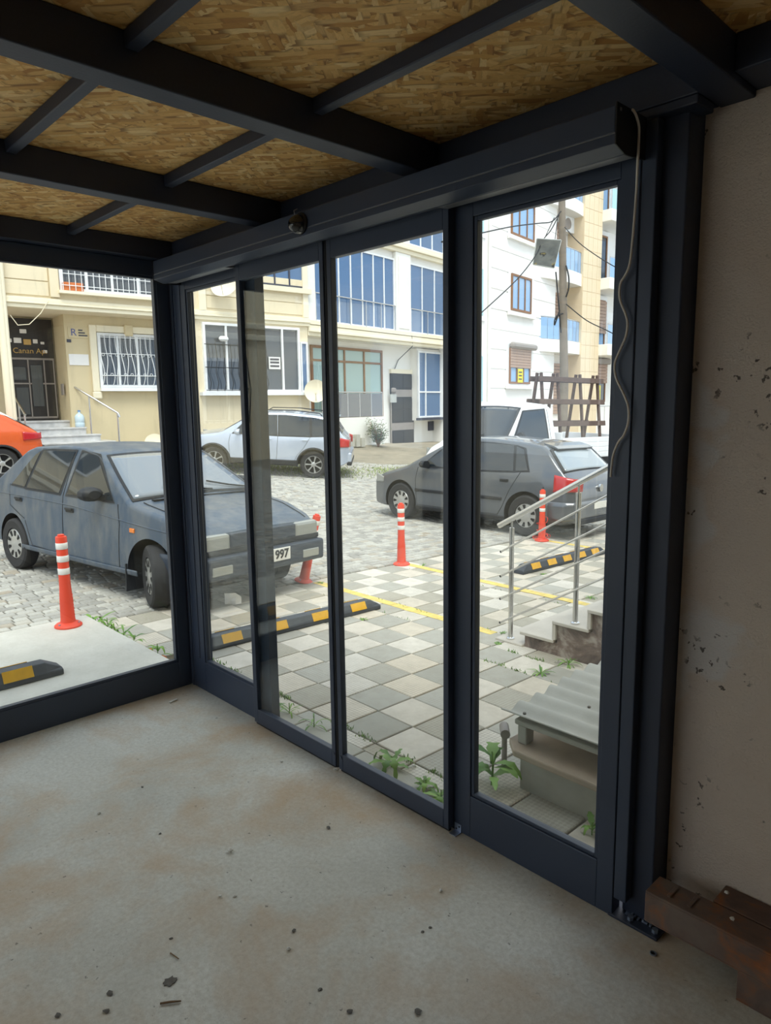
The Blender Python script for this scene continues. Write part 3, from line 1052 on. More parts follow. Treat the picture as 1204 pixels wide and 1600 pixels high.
# ------------------------------------------------------------------ bollards
def bollard(label, loc, lean=(0, 0), string=False, hgt=0.72):
    t = thing('bollard', label, 'bollard', loc, group='orange delineator bollards')
    t.rotation_euler = (lean[0], lean[1], 0.3)
    k = hgt / 0.72
    MB().lathe([(0.100, 0.0), (0.100, 0.010), (0.088, 0.022), (0.060, 0.034), (0.056, 0.036)], 24).build('base', M['red'], t, smooth=40)
    prof = [(0.056, 0.034), (0.052, 0.06), (0.047, 0.22), (0.042, 0.30), (0.0405, 0.36 * k), (0.0405, 0.71 * k), (0.038, 0.718 * k), (0.024, 0.72 * k), (0.024, 0.732 * k), (0.018, 0.735 * k)]
    post = MB().lathe(prof, 24).build('post', M['red'], t, smooth=35)
    for z in (0.42, 0.52, 0.62):
        MB().lathe([(0.0412, z * k), (0.0428, z * k + 0.002), (0.0428, z * k + 0.046), (0.0412, z * k + 0.048)], 24).build('reflective_band', M['reflect'], t, smooth=40)
    rib = MB()
    for q in range(7):
        z0 = 0.07 + q * 0.026
        pts = [((0.0525 - 0.028 * (z0 + 0.02 * a / 6)) * math.cos(a), (0.0525 - 0.028 * (z0 + 0.02 * a / 6)) * math.sin(a), z0 + 0.02 * math.sin(a)) for a in [6.2832 * m / 20 for m in range(21)]]
        rib.tube(pts, 0.0024, 5)
    rib.build('grip_rib', M['red'], post, smooth=60)
    for a in (0.6, 2.7, 4.8):
        MB().cyl((0.08 * math.cos(a), 0.08 * math.sin(a), 0.018), (0.08 * math.cos(a), 0.08 * math.sin(a), 0.032), 0.008, n=6).build('bolt', M['galv'], t)
    if string:
        r = random.Random(5)
        pts = []
        for q in range(34):
            a = q * 0.85
            rad = 0.052 + 0.03 * r.random() + (0.05 if q < 14 else 0)
            pts.append((rad * math.cos(a), rad * math.sin(a), 0.03 + 0.05 * r.random() + (0.016 * max(0, q - 14))))
        MB().tube(smooth_path([Vector(v) for v in pts], 3), 0.004, 5).build('string', flat('red_string', (216, 60, 48), 0.8), t, smooth=60)
        MB().tube([(0, 0, 0.735), (0.0, 0.01, 0.76), (0.012, 0, 0.765), (0.012, 0, 0.74)], 0.004, 6).build('hook', M['black'], t, smooth=60)
    return t
q = on_plane(107, 978, 2, -0.002)
bollard('orange and white bollard standing on the pale concrete apron', (q.x, q.y, -0.001), hgt=0.70)
q = ground(474, 909)
bollard('leaning orange bollard pushed over at the nose of the blue hatchback', (q.x, q.y, gplane(q.x, q.y) + 0.004), lean=(-0.11, 0.20))
q = ground(627, 882)
bollard('upright orange bollard standing alone at the edge of the setts', (q.x, q.y, gplane(q.x, q.y) + 0.001))
q = ground(846, 845)
bollard('orange bollard tangled in red string behind the grey hatchback', (q.x, q.y, gplane(q.x, q.y) + 0.001), string=True)
# ================================================================== VEHICLES
def lerp_tab(tab, x):
    if x <= tab[0][0]:
        return tab[0][1]
    for (a, b), (c, d) in zip(tab, tab[1:]):
        if x <= c:
            return b + (d - b) * (x - a) / (c - a) if c > a else d
    return tab[-1][1]
def carpaint(name, rgb, rough=0.28, dirt=0.0, metal=0.0):
    t = NT(name)
    c = lin(rgb)
    p = t.coord('Object')
    col = t.ramp(t.noise(p, 2.2, 5, 0.6), [(0.3, tuple(x * 0.93 for x in c)), (0.7, tuple(x * 1.06 for x in c))])
    if dirt:
        d = t.noise(t.coord('Object', (2, 2, 0.8)), 3.0, 6, 0.7)
        col = t.mix(t.ramp(d, [(0.42, 0.0), (0.75, dirt)]), col, lin((140, 136, 126)))
    t.color(col)
    t.rough(rough)
    t.b.inputs['Metallic'].default_value = metal
    t.b.inputs['Coat Weight'].default_value = 0.7 if rough < 0.4 else 0.15
    t.b.inputs['Coat Roughness'].default_value = 0.05 if rough < 0.4 else 0.25
    return t.m
M['cglass'] = dark_glass('car_glass', (34, 41, 47), 0.03, 0.8)
M['lamp_clear'] = dark_glass('headlamp_glass', (150, 152, 146), 0.12, 0.8)
M['lamp_red'] = dark_glass('tail_lamp_red', (186, 26, 34), 0.12, 0.8)
M['lamp_orange'] = dark_glass('indicator_orange', (226, 128, 50), 0.2, 0.6)
M['trim'] = flat('black_trim', (34, 36, 40), 0.6, 0, 0.12, 12)
M['well'] = flat('wheel_well', (20, 20, 22), 0.9)
M['plate'] = flat('number_plate', (228, 226, 220), 0.5)

class Car:
    """body = closed loft; x from the rear bumper (0) to the nose (L), y to the left, z up"""
    def __init__(s, **k):
        s.__dict__.update(k)
    def hw(s, x, z):
        w = lerp_tab(s.plan, x)
        zb = s.belt
        if z <= zb:
            t = (z - 0.55 * zb) / zb
            return w * (1 - 0.16 * t * t - (0.05 * max(0.0, (0.30 - z) / 0.30)))
        t = (z - zb) / (s.H - zb)
        w0 = w * (1 - 0.16 * 0.45 * 0.45)
        return w0 * (1 - s.tumble * t - 0.04 * t * t)
    def ztop(s, x):
        return lerp_tab(s.top, x)
    def zt(s, x, y):
        """height of the upper surface away from the centre line"""
        w = s.hw(x, s.ztop(x))
        return s.ztop(x) - s.crown * min(1.0, abs(y) / w) ** 2.2
    def ring(s, x):
        zb, zt = lerp_tab(s.bottom, x), s.ztop(x)
        r = min(s.corner, (zt - zb) * 0.3)
        pts = [(0.0, zb)]
        w0 = s.hw(x, zb)
        pts += [(w0 * 0.6, zb), (w0 - 0.03, zb)]
        zs = zt - s.crown - r
        for k in range(13):
            z = zb + 0.02 + (zs - zb - 0.02) * k / 12
            pts.append((s.hw(x, z), z))
        wt = s.hw(x, zs)
        for a in (25, 50, 75):
            a = math.radians(a)
            pts.append((wt - r + r * math.cos(a), zs + r * math.sin(a)))
        wc = wt - r
        for k in range(6):
            f = 1 - k / 5.0
            pts.append((wc * f, zt - s.crown * f ** 2.2))
        return pts
    def stations(s):
        xs = sorted(set([round(s.L * k / 72, 4) for k in range(73)] + [round(t[0], 4) for t in s.top]))
        out = [xs[0]]
        for x in xs[1:]:
            if x - out[-1] > 0.006:
                out.append(x)
        out[-1] = s.L
        return out
    def body_mesh(s):
        mb = MB()
        st = s.stations()
        loops = []
        for x in st:
            r = s.ring(x)
            loop = [(x, y, z) for y, z in r] + [(x, -y, z) for y, z in r[-2:0:-1]]
            loops.append(loop)
        n = len(loops[0])
        vs = [p for l in loops for p in l]
        fs = []
        for i in range(len(loops) - 1):
            for j in range(n):
                fs.append((i * n + j, i * n + (j + 1) % n, (i + 1) * n + (j + 1) % n, (i + 1) * n + j))
        for i0 in (0, (len(loops) - 1) * n):
            fs.append(tuple(range(i0, i0 + n)))
        mb.add(vs, fs)
        return mb
    def side_patch(s, quad, off, nx=10, nz=6, side=1):
        """quad: (x,z) corners a,b,c,d lower-rear, lower-front, upper-front, upper-rear"""
        a, b, c, d = [Vector(q) for q in quad]
        rows = []
        for j in range(nz + 1):
            v = j / nz
            row = []
            for i in range(nx + 1):
                u = i / nx
                p = (a * (1 - u) + b * u) * (1 - v) + (d * (1 - u) + c * u) * v
                row.append((p.x, side * (s.hw(p.x, p.y) + off), p.y))
            rows.append(row)
        return rows
    def top_patch(s, x0, x1, f0, f1, off, n=10):
        rows = []
        for i in range(n + 1):
            u = i / n
            x = x0 + (x1 - x0) * u
            f = f0 + (f1 - f0) * u
            w = s.hw(x, s.ztop(x)) * f
            rows.append([(x, w * k / 6.0, s.zt(x, w * k / 6.0) + off) for k in range(-6, 7)])
        return rows
    def band(s, x0, x1, z0, z1, off, nx=12, nz=4, wrap=None):
        """strip of body surface; wrap 'front'/'rear' closes it round the end"""
        sides = {}
        for side in (1, -1):
            sides[side] = s.side_patch(((x0, z0), (x1, z0), (x1, z1), (x0, z1)), off, nx, nz, side)
        rows = []
        for r1, r2 in zip(sides[1], sides[-1]):
            if wrap == 'front':
                rows.append(list(r1) + list(r2)[::-1])
            else:
                rows.append(list(r1)[::-1] + list(r2))
        return rows
def solid_from_rows(rows, th=0.012):
    """thin shell of a patch"""
    return MB().grid(rows)
def shell(mb_rows, name, mat, parent, th=0.010, smooth=40):
    o = MB().grid(mb_rows).build(name, mat, parent, smooth=smooth)
    m = o.modifiers.new('solid', 'SOLIDIFY')
    m.thickness = th
    m.offset = 0.0
    return o
def wheel(parent, x, y, r, w, side, style, steer=0.0, name='wheel'):
    """side +1: left; rim faces outwards"""
    Mx = Matrix.Translation((x, y, r)) @ Matrix.Rotation(steer, 4, 'Z') @ Matrix.Rotation(math.radians(-90 * side), 4, 'X')
    rr = r * (0.66 if style != 'cap' else 0.62)
    h = w / 2
    ty = MB().lathe([(rr, -h * 0.9), (r * 0.90, -h), (r * 0.975, -h * 0.82), (r, -h * 0.55), (r, h * 0.55), (r * 0.975, h * 0.82), (r * 0.90, h), (rr, h * 0.9), (rr - 0.006, h * 0.5), (rr - 0.02, 0)], 32, Mx).build(name, M['tyre'], parent, smooth=35)
    MB().lathe([(rr - 0.004, -0.02), (rr - 0.006, h * 0.55), (rr - 0.028, h * 0.60), (rr - 0.034, h * 0.25), (0.05, h * 0.2)], 32, Mx).build('rim_barrel', M['well'], ty, smooth=35)
    mb = MB()
    if style == 'cap':
        mb.lathe([(rr - 0.004, h * 0.45), (rr - 0.004, h * 0.70), (rr * 0.90, h * 0.86), (rr * 0.55, h * 0.80), (rr * 0.3, h * 0.92), (0.03, h * 0.96)], 32, Mx)
        n, r0, r1, wd = 8, rr * 0.50, rr * 0.82, 0.20
        mb.build('hubcap', M['rim'], ty, smooth=40)
        for k in range(9):
            a = 2 * math.pi * k / 9
            poly = []
            for (q, t) in ((rr * 0.52, -0.10), (rr * 0.85, -0.17), (rr * 0.88, 0.0), (rr * 0.85, 0.17), (rr * 0.52, 0.10)):
                poly.append((q * math.cos(a + t), q * math.sin(a + t)))
            MB().prism(poly, 2, h * 0.72, h * 0.875, Mx).build('vent_slot', M['well'], ty)
    else:
        mb.lathe([(rr - 0.004, h * 0.40), (rr + 0.004, h * 0.80), (rr - 0.010, h * 0.84), (rr - 0.022, h * 0.5)], 32, Mx, cap=False)
        mb.lathe([(0.012, h * 0.3), (0.062, h * 0.3), (0.060, h * 0.62), (0.040, h * 0.72), (0.01, h * 0.73)], 20, Mx)
        n = 7 if style == 'alloy7' else 5
        for k in range(n):
            a = 2 * math.pi * k / n
            poly = [(0.03, -0.014), (rr * 0.6, -0.014), (rr - 0.01, -0.026), (rr - 0.01, 0.026), (rr * 0.6, 0.014), (0.03, 0.014)]
            mb.prism(poly, 2, h * 0.35, h * 0.62, Mx @ Matrix.Rotation(a, 4, 'Z'))
        mb.build('rim', M['rim'], ty, smooth=35)
    return ty
def place_car(root, rear_w, front_w, xr, xf, half_track, near_left, zoff=0.0):
    """put the local wheel line (near side) on two ground points"""
    a, b = Vector(rear_w), Vector(front_w)
    fw = (b - a).normalized()
    hd = Vector((fw.x, fw.y, 0)).normalized()
    left = Vector((-hd.y, hd.x, 0))
    lat = left * (half_track if near_left else -half_track)
    mid = (a + b) / 2
    far = mid - lat * 2
    up_t = Vector(((lat * 2).x, (lat * 2).y, gh(mid.x, mid.y) - gh(far.x, far.y))).normalized()
    lv = up_t if near_left else -up_t
    up = fw.cross(lv).normalized()
    lv = up.cross(fw).normalized()
    R3 = Matrix((fw, lv, up)).transposed()
    loc_mid = Vector(((xr + xf) / 2, half_track if near_left else -half_track, 0))
    root.matrix_world = Matrix.Translation(mid - R3 @ loc_mid + Vector((0, 0, zoff))) @ R3.to_4x4()
def cut_arches(body, car, xs, r):
    cut = MB()
    for x in xs:
        cut.cyl((x, -2, car.wr), (x, -car.plan_max * 0.62, car.wr), r, n=40)
        cut.cyl((x, car.plan_max * 0.62, car.wr), (x, 2, car.wr), r, n=40)
    c = cut.build('cutter', M['well'])
    c.parent = body.parent
    m = body.modifiers.new('cut', 'BOOLEAN')
    m.operation = 'DIFFERENCE'
    m.solver = 'EXACT'
    m.object = c
    m.material_mode = 'TRANSFER'
    bpy.context.view_layer.update()
    dg = bpy.context.evaluated_depsgraph_get()
    me = bpy.data.meshes.new_from_object(body.evaluated_get(dg))
    body.modifiers.clear()
    body.data = me
    bpy.data.objects.remove(c)
    for p in me.polygons:
        p.use_smooth = True
    me.set_sharp_from_angle(angle=math.radians(34))
def side_glass(car, root, name, quad, sides=(1, -1), rim=0.022):
    cx = sum(q[0] for q in quad) / 4
    cz = sum(q[1] for q in quad) / 4
    big = [(q[0] + rim * (1.6 if q[0] > cx else -1.6), q[1] + rim * (1 if q[1] > cz else -1)) for q in quad]
    for s in sides:
        fr = MB().grid(car.side_patch(big, 0.004, side=s)).build('window_seal', M['trim'], root, smooth=40)
        MB().grid(car.side_patch(quad, 0.008, side=s)).build('window_glass', M['cglass'], fr, smooth=40)
def seam(car, root, pts, r=0.0045, sides=(1, -1), mat=None, name='panel_gap'):
    for s in sides:
        ps = []
        for (a, b), (c, d) in zip(pts, pts[1:]):
            n = max(2, int(math.hypot(c - a, d - b) / 0.08))
            for k in range(n):
                u = k / n
                x, z = a + (c - a) * u, b + (d - b) * u
                ps.append((x, s * (car.hw(x, z) + 0.0005), z))
        x, z = pts[-1]
        ps.append((x, s * (car.hw(x, z) + 0.0005), z))
        MB().tube(ps, r, 5).build(name, mat or M['trim'], root, smooth=60)
def handle(car, root, x, z, mat, sides=(1, -1), L=0.15, recess=True):
    for s in sides:
        y = s * (car.hw(x, z) + 0.006)
        if recess:
            MB().box(x - L / 2, x + L / 2, y - 0.006, y + 0.004, z - 0.024, z + 0.020).build('handle_recess', M['trim'], root, bevel=0.006)
        MB().box(x - L / 2 + 0.01, x + L / 2 - 0.01, y + (0.0 if s > 0 else -0.022), y + (0.022 if s > 0 else 0.0), z + 0.0, z + 0.022).build('door_handle', mat, root, bevel=0.006, seg=2)
def mirror(car, root, x, z, mat, sides=(1, -1), size=(0.10, 0.20, 0.13)):
    for s in sides:
        y = s * (car.hw(x, z) + 0.02)
        mb = MB()
        a, b, c = size
        rows = []
        for k, (f, xx) in enumerate(((0.55, 0.5), (0.95, 0.2), (1.0, -0.35), (0.96, -0.5))):
            rows.append([(x + a * xx, y + s * (b * 0.5 + b * 0.5 * f * math.cos(t)), z + 0.03 + c * 0.5 * f * math.sin(t)) for t in [math.radians(20 + 360 * q / 12) for q in range(12)]])
        n = 12
        vs = [p for r in rows for p in r]
        fs = [(i * n + j, i * n + (j + 1) % n, (i + 1) * n + (j + 1) % n, (i + 1) * n + j) for i in range(3) for j in range(n)] + [tuple(range(n)), tuple(range(3 * n, 4 * n))]
        mb.add(vs, fs)
        mb.box(x - 0.04, x + 0.04, min(y - s * 0.03, y + s * 0.07), max(y - s * 0.03, y + s * 0.07), z - 0.03, z + 0.02)
        mb.build('wing_mirror', mat, root, smooth=40)
def front_box(root, x0, x1, y0, y1, z0, z1, name, mat, bev=0.01, mirrored=False, seg=2):
    for s in ((1, -1) if mirrored else (1,)):
        a, b = (y0, y1) if s > 0 else (-y1, -y0)
        o = MB().box(x0, x1, a, b, z0, z1).build(name, mat, root, bevel=bev, seg=seg)
    return o
def stroke(points, w):
    """thin polyline plate for emblem drawing: list of (y, z)"""
    return points

# ------------------------------------------------------------------ blue-grey hatchback, nose towards the glass
fav = Car(L=3.87, H=1.425, belt=0.905, tumble=0.23, crown=0.022, corner=0.05, wr=0.285, plan_max=0.84,
          plan=[(0, 0.74), (0.25, 0.79), (0.9, 0.815), (2.6, 0.82), (3.3, 0.80), (3.70, 0.76), (3.87, 0.70)],
          bottom=[(0, 0.36), (0.2, 0.27), (3.6, 0.25), (3.87, 0.32)],
          top=[(0, 0.68), (0.03, 0.86), (0.10, 0.93), (0.20, 0.96), (0.76, 1.345), (0.90, 1.385), (1.5, 1.425), (1.9, 1.418), (2.17, 1.38), (2.26, 1.35), (2.92, 0.955), (3.02, 0.925), (3.45, 0.855), (3.70, 0.775), (3.78, 0.74), (3.84, 0.71), (3.87, 0.63)])
cp_fav = carpaint('faded_blue_grey_paint', (60, 76, 94), 0.40, 0.40)
M['fav_shade'] = flat('shaded_bumper_blue', (52, 60, 72), 0.5, 0, 0.15, 5)  # dark bumper blue, deepened in colour for the shaded front face
fr = thing('hatchback_car', 'old faded blue-grey hatchback with nose toward the glass door', 'car')
b = fav.body_mesh().build('body', cp_fav, fr, smooth=34)
XR, XF = 0.70, 3.25
cut_arches(b, fav, (XR, XF), 0.345)
side_glass(fav, fr, 'front', ((1.86, 0.927), (2.68, 0.927), (2.20, 1.318), (1.90, 1.343)))
side_glass(fav, fr, 'rear', ((1.02, 0.937), (1.70, 0.927), (1.76, 1.343), (1.12, 1.333)))
side_glass(fav, fr, 'quarter', ((0.66, 0.957), (0.97, 0.942), (1.06, 1.318), (0.98, 1.288)))
seam(fav, fr, [(1.78, 1.36), (1.78, 0.91), (1.80, 0.30)])
seam(fav, fr, [(2.76, 0.90), (2.80, 0.72), (2.78, 0.30)])
seam(fav, fr, [(1.80, 0.30), (2.78, 0.30)])
seam(fav, fr, [(1.0, 0.58), (1.12, 0.32), (1.80, 0.30)])
seam(fav, fr, [(0.60, 0.95), (0.64, 0.72), (0.98, 0.60)])
seam(fav, fr, [(0.1, 0.84), (1.0, 0.84), (2.0, 0.82), (3.6, 0.70)], 0.006, mat=cp_fav, name='waist_crease')
for x in (1.66, 2.62):
    pass
handle(fav, fr, 0.86, 0.80, M['trim'])
handle(fav, fr, 1.93, 0.775, M['trim'])
mirror(fav, fr, 2.52, 0.955, M['trim'], size=(0.12, 0.23, 0.14))
shell(fav.top_patch(2.30, 2.90, 0.90, 0.93, 0.006), 'windscreen', dark_glass('sky_glare_windscreen', (120, 128, 136), 0.03, 1.0), fr, 0.004)  # pale base colour stands in for bright sky reflected in the screen
shell(fav.top_patch(2.265, 2.935, 0.95, 0.97, 0.002), 'windscreen_seal', M['trim'], fr, 0.004)
shell(fav.top_patch(0.28, 0.72, 0.90, 0.86, 0.006), 'rear_window', M['cglass'], fr, 0.004)
for y in (-0.10, 0.42):
    x = 2.86
    MB().tube([(x + 0.06, y + 0.28, fav.zt(x + 0.06, y + 0.28) + 0.03), (x + 0.02, y, fav.zt(x + 0.02, y) + 0.035), (x - 0.06, y - 0.22, fav.zt(x - 0.06, y - 0.22) + 0.03)], 0.009, 6).build('wiper', M['trim'], fr, smooth=60)
# bonnet seam, scuttle, bumper and face
seamp = [(2.98, s_ * 0.66, fav.zt(2.98, 0.66) + 0.001) for s_ in (1,)]
for s_ in (1, -1):
    MB().tube([(2.98 + 0.8 * k / 10, s_ * (0.66 - 0.02 * k / 10), fav.zt(2.98 + 0.8 * k / 10, 0.65) + 0.001) for k in range(11)], 0.005, 5).build('bonnet_gap', M['trim'], fr, smooth=60)
MB().box(2.955, 3.0, -0.56, 0.56, 0.932, 0.942).build('scuttle_grille', M['trim'], fr)
front_box(fr, 3.79, 3.945, -0.75, 0.75, 0.31, 0.515, 'bumper', M['fav_shade'], 0.03, seg=3)
shell(fav.band(3.42, 3.86, 0.34, 0.52, 0.018, wrap='front'), 'bumper_side', M['fav_shade'], fr, 0.02)
front_box(fr, 3.84, 3.89, -0.72, 0.72, 0.525, 0.57, 'lower_grille', M['trim'], 0.006)
front_box(fr, 3.78, 3.882, 0.40, 0.722, 0.535, 0.70, 'headlamp', M['lamp_clear'], 0.03, True)
front_box(fr, 3.84, 3.890, -0.40, 0.40, 0.565, 0.695, 'front_panel', M['fav_shade'], 0.012)
front_box(fr, 3.890, 3.894, -0.09, 0.09, 0.59, 0.66, 'badge_plate', M['trim'], 0.004)
front_box(fr, 3.935, 3.952, 0.44, 0.66, 0.355, 0.435, 'fog_lamp', M['lamp_clear'], 0.008, True)
pl = MB().box(3.946, 3.956, -0.26, 0.26, 0.38, 0.50).build('number_plate', M['plate'], fr, bevel=0.004)
TXT = Matrix(((0, 0, 1, 3.9575), (1, 0, 0, 0.0), (0, 1, 0, 0.44), (0, 0, 0, 1)))
text_part('D 997', 0.115, M['cap'], TXT @ Matrix.Translation((0.085, 0, 0)), pl, bold=0.003)
MB().box(3.9562, 3.9572, -0.255, -0.215, 0.385, 0.495).build('blue_strip', flat('plate_blue', (44, 72, 150), 0.5), pl)
for s_ in (1, -1):
    x, z = 3.0, 0.68
    y = s_ * (fav.hw(x, z) + 0.004)
    MB().box(x - 0.035, x + 0.035, y - 0.008, y + 0.008, z - 0.02, z + 0.02).build('side_indicator', M['lamp_orange'], fr, bevel=0.004)
front_box(fr, -0.05, 0.10, -0.76, 0.76, 0.36, 0.56, 'rear_bumper', cp_fav, 0.03, seg=3)
front_box(fr, -0.02, 0.06, 0.42, 0.76, 0.60, 0.80, 'tail_lamp', M['lamp_red'], 0.015, True)
for s_ in (1, -1):
    wheel(fr, XR, s_ * 0.735, 0.285, 0.165, s_, 'cap')
    wheel(fr, XF, s_ * 0.735, 0.285, 0.165, s_, 'cap', steer=math.radians(-24))
    MB().box(XF - 0.36, XF - 0.345, s_ * 0.735 - 0.09, s_ * 0.735 + 0.09, 0.10, 0.36).build('mud_flap', M['trim'], fr)
shell(fav.band(0.9, 3.05, 0.26, 0.31, 0.008, wrap=None)[:], 'sill', cp_fav, fr, 0.01)
gr, gf = ground(27, 888), ground(241, 950)
place_car(fr, gr, gf, XR, XF, 0.735 + 0.05, False, 0.002)
FAV_HEAD = gf - gr

# ------------------------------------------------------------------ grey hatchback parked beyond the railing
golf = Car(L=4.05, H=1.43, belt=0.90, tumble=0.24, crown=0.025, corner=0.07, wr=0.305, plan_max=0.86,
           plan=[(0, 0.70), (0.12, 0.79), (0.5, 0.845), (1.5, 0.86), (3.0, 0.855), (3.6, 0.82), (3.9, 0.72), (4.05, 0.52)],
           bottom=[(0, 0.30), (0.2, 0.21), (3.8, 0.19), (4.05, 0.26)],
           top=[(0, 0.62), (0.03, 0.80), (0.10, 0.90), (0.18, 0.965), (0.50, 1.29), (0.60, 1.345), (0.85, 1.385), (1.5, 1.43), (1.9, 1.425), (2.2, 1.385), (2.35, 1.33), (3.05, 0.955), (3.20, 0.905), (3.6, 0.80), (3.85, 0.70), (3.98, 0.60), (4.05, 0.45)])
cp_g = carpaint('gunmetal_paint', (92, 97, 104), 0.26, 0.12, 0.35)
g = thing('hatchback_car', 'dark grey hatchback with red tail lamp parked beside the white pickup', 'car')
b = golf.body_mesh().build('body', cp_g, g, smooth=34)
XR, XF = 0.74, 3.20
cut_arches(b, golf, (XR, XF), 0.36)
side_glass(golf, g, 'front', ((1.72, 0.925), (2.74, 0.93), (2.30, 1.27), (1.76, 1.335)))
side_glass(golf, g, 'rear', ((0.98, 0.945), (1.64, 0.925), (1.68, 1.335), (1.08, 1.315)))
side_glass(golf, g, 'quarter', ((0.74, 0.965), (0.94, 0.95), (1.03, 1.305), (0.90, 1.26)))
for pts in ([(1.68, 1.34), (1.68, 0.92), (1.70, 0.28)], [(2.82, 0.90), (2.86, 0.7), (2.82, 0.28), (1.70, 0.28)], [(0.86, 0.93), (1.02, 0.66), (1.14, 0.40), (1.22, 0.28), (1.70, 0.28)]):
    seam(golf, g, pts)
shell(golf.band(1.15, 2.85, 0.50, 0.545, 0.010), 'rub_strip', M['trim'], g, 0.014)
shell(golf.band(1.10, 2.85, 0.20, 0.26, 0.006), 'sill', M['trim'], g, 0.01)
handle(golf, g, 1.12, 0.80, M['trim'])
handle(golf, g, 1.86, 0.79, M['trim'])
mirror(golf, g, 2.62, 0.93, M['trim'], size=(0.12, 0.18, 0.12))
shell(golf.top_patch(2.38, 3.03, 0.88, 0.93, 0.006), 'windscreen', M['cglass'], g, 0.004)
rw = shell(golf.top_patch(0.205, 0.47, 0.90, 0.84, 0.007), 'rear_window', dark_glass('pale_rear_glass', (150, 162, 172), 0.03, 1.0), g, 0.004)
shell(golf.top_patch(0.19, 0.50, 0.99, 0.95, 0.003), 'rear_window_seal', M['trim'], g, 0.004)
MB().prism([(0.44, 1.27), (0.66, 1.33), (0.66, 1.362), (0.50, 1.322), (0.42, 1.285)], 1, -0.52, 0.52).build('spoiler', cp_g, g, bevel=0.006)
def tail(car, root, q, mat, off=0.014, name='tail_lamp', x_end=None):
    """lamp wrapping round the rear corner"""
    x0, x1, z0, z1 = q
    for s_ in (1, -1):
        rows = []
        for j in range(5):
            z = z0 + (z1 - z0) * j / 4
            row = []
            for i in range(9):
                x = x1 + (x0 - x1) * i / 8
                row.append((x, s_ * (car.hw(x, z) + off), z + 0.05 * (1 - i / 8.0) * (1 if j > 2 else -0.2)))
            row.append((x0 - 0.03, s_ * (car.hw(x0, z) - 0.14), z))
            rows.append(row)
        shell(rows, name, mat, root, 0.02)
tail(golf, g, (0.02, 0.30, 0.70, 0.88), M['lamp_red'])
front_box(g, -0.045, 0.12, -0.74, 0.74, 0.30, 0.56, 'rear_bumper', cp_g, 0.04, seg=3)
shell(golf.band(0.0, 0.40, 0.26, 0.55, 0.012, wrap='rear'), 'rear_bumper_side', cp_g, g, 0.02)
front_box(g, -0.055, -0.02, -0.68, 0.68, 0.235, 0.315, 'rear_valance', M['trim'], 0.015)
plg = MB().box(-0.052, -0.044, -0.26, 0.26, 0.43, 0.53).build('number_plate', M['plate'], g, bevel=0.003)
MB().cyl((-0.016, 0.0, 0.72), (0.02, 0.0, 0.72), 0.055, n=24).build('badge', M['chrome'], g, smooth=40)
tail(golf, g, (3.62, 3.84, 0.60, 0.69), M['lamp_clear'], 0.004, 'headlamp')
for s_ in (1, -1):
    wheel(g, XR, s_ * 0.745, 0.305, 0.195, s_, 'cap')
    wheel(g, XF, s_ * 0.745, 0.305, 0.195, s_, 'cap')
MB().tube([(2.35, 0.0, golf.ztop(2.2) + 0.0), (2.10, 0, golf.ztop(2.2) + 0.06)], 0.004, 6).build('aerial', M['trim'], g)
gr, gf = ground(820, 838), ground(627, 810)
place_car(g, gr, gf, XR, XF, 0.745 + 0.06, True, 0.002)

# ------------------------------------------------------------------ silver SUV in front of the cream house
suv = Car(L=4.20, H=1.60, belt=1.00, tumble=0.22, crown=0.028, corner=0.08, wr=0.335, plan_max=0.88,
          plan=[(0, 0.72), (0.12, 0.81), (0.5, 0.865), (1.5, 0.88), (3.2, 0.875), (3.8, 0.82), (4.05, 0.72), (4.20, 0.52)],
          bottom=[(0, 0.42), (0.25, 0.30), (3.9, 0.28), (4.20, 0.38)],
          top=[(0, 0.78), (0.03, 0.95), (0.10, 1.05), (0.18, 1.11), (0.42, 1.44), (0.55, 1.52), (0.9, 1.565), (1.6, 1.60), (2.1, 1.58), (2.35, 1.54), (2.5, 1.47), (3.12, 1.085), (3.25, 1.04), (3.7, 0.97), (3.95, 0.90), (4.10, 0.78), (4.20, 0.60)])
cp_s = carpaint('silver_paint', (196, 206, 222), 0.26, 0.05, 0.45)
s = thing('suv_car', 'silver SUV with alloy wheels in front of the cream house', 'car')
b = suv.body_mesh().build('body', cp_s, s, smooth=34)
XR, XF = 0.87, 3.33
cut_arches(b, suv, (XR, XF), 0.40)
side_glass(suv, s, 'front', ((1.80, 1.02), (2.86, 1.03), (2.44, 1.42), (1.84, 1.50)))
side_glass(suv, s, 'rear', ((0.98, 1.03), (1.72, 1.02), (1.76, 1.50), (1.02, 1.485)))
side_glass(suv, s, 'quarter', ((0.56, 1.06), (0.92, 1.035), (0.95, 1.48), (0.70, 1.42)))
for pts in ([(1.76, 1.50), (1.76, 1.0), (1.78, 0.40)], [(2.92, 1.0), (2.96, 0.8), (2.92, 0.40), (1.78, 0.40)], [(0.96, 1.02), (1.12, 0.74), (1.28, 0.55), (1.34, 0.40), (1.78, 0.40)]):
    seam(suv, s, pts)
for x0, x1 in ((1.28, 2.92),):
    shell(suv.band(x0, x1, 0.29, 0.43, 0.010), 'sill_cladding', M['trim'], s, 0.012)
for xw in (XR, XF):
    for sd in (1, -1):
        ps = []
        for k in range(21):
            a = math.radians(-8 + 196 * k / 20)
            x, z = xw + 0.405 * math.cos(a), 0.335 + 0.405 * math.sin(a)
            ps.append((x, sd * (suv.hw(x, max(0.3, z)) + 0.004), z))
        MB().tube(ps, 0.026, 6).build('arch_cladding', M['trim'], s, smooth=60)
handle(suv, s, 1.10, 0.92, cp_s, recess=False)
handle(suv, s, 1.98, 0.91, cp_s, recess=False)
mirror(suv, s, 2.74, 1.04, cp_s, size=(0.13, 0.20, 0.15))
shell(suv.top_patch(2.53, 3.09, 0.88, 0.93, 0.006), 'windscreen', M['cglass'], s, 0.004)
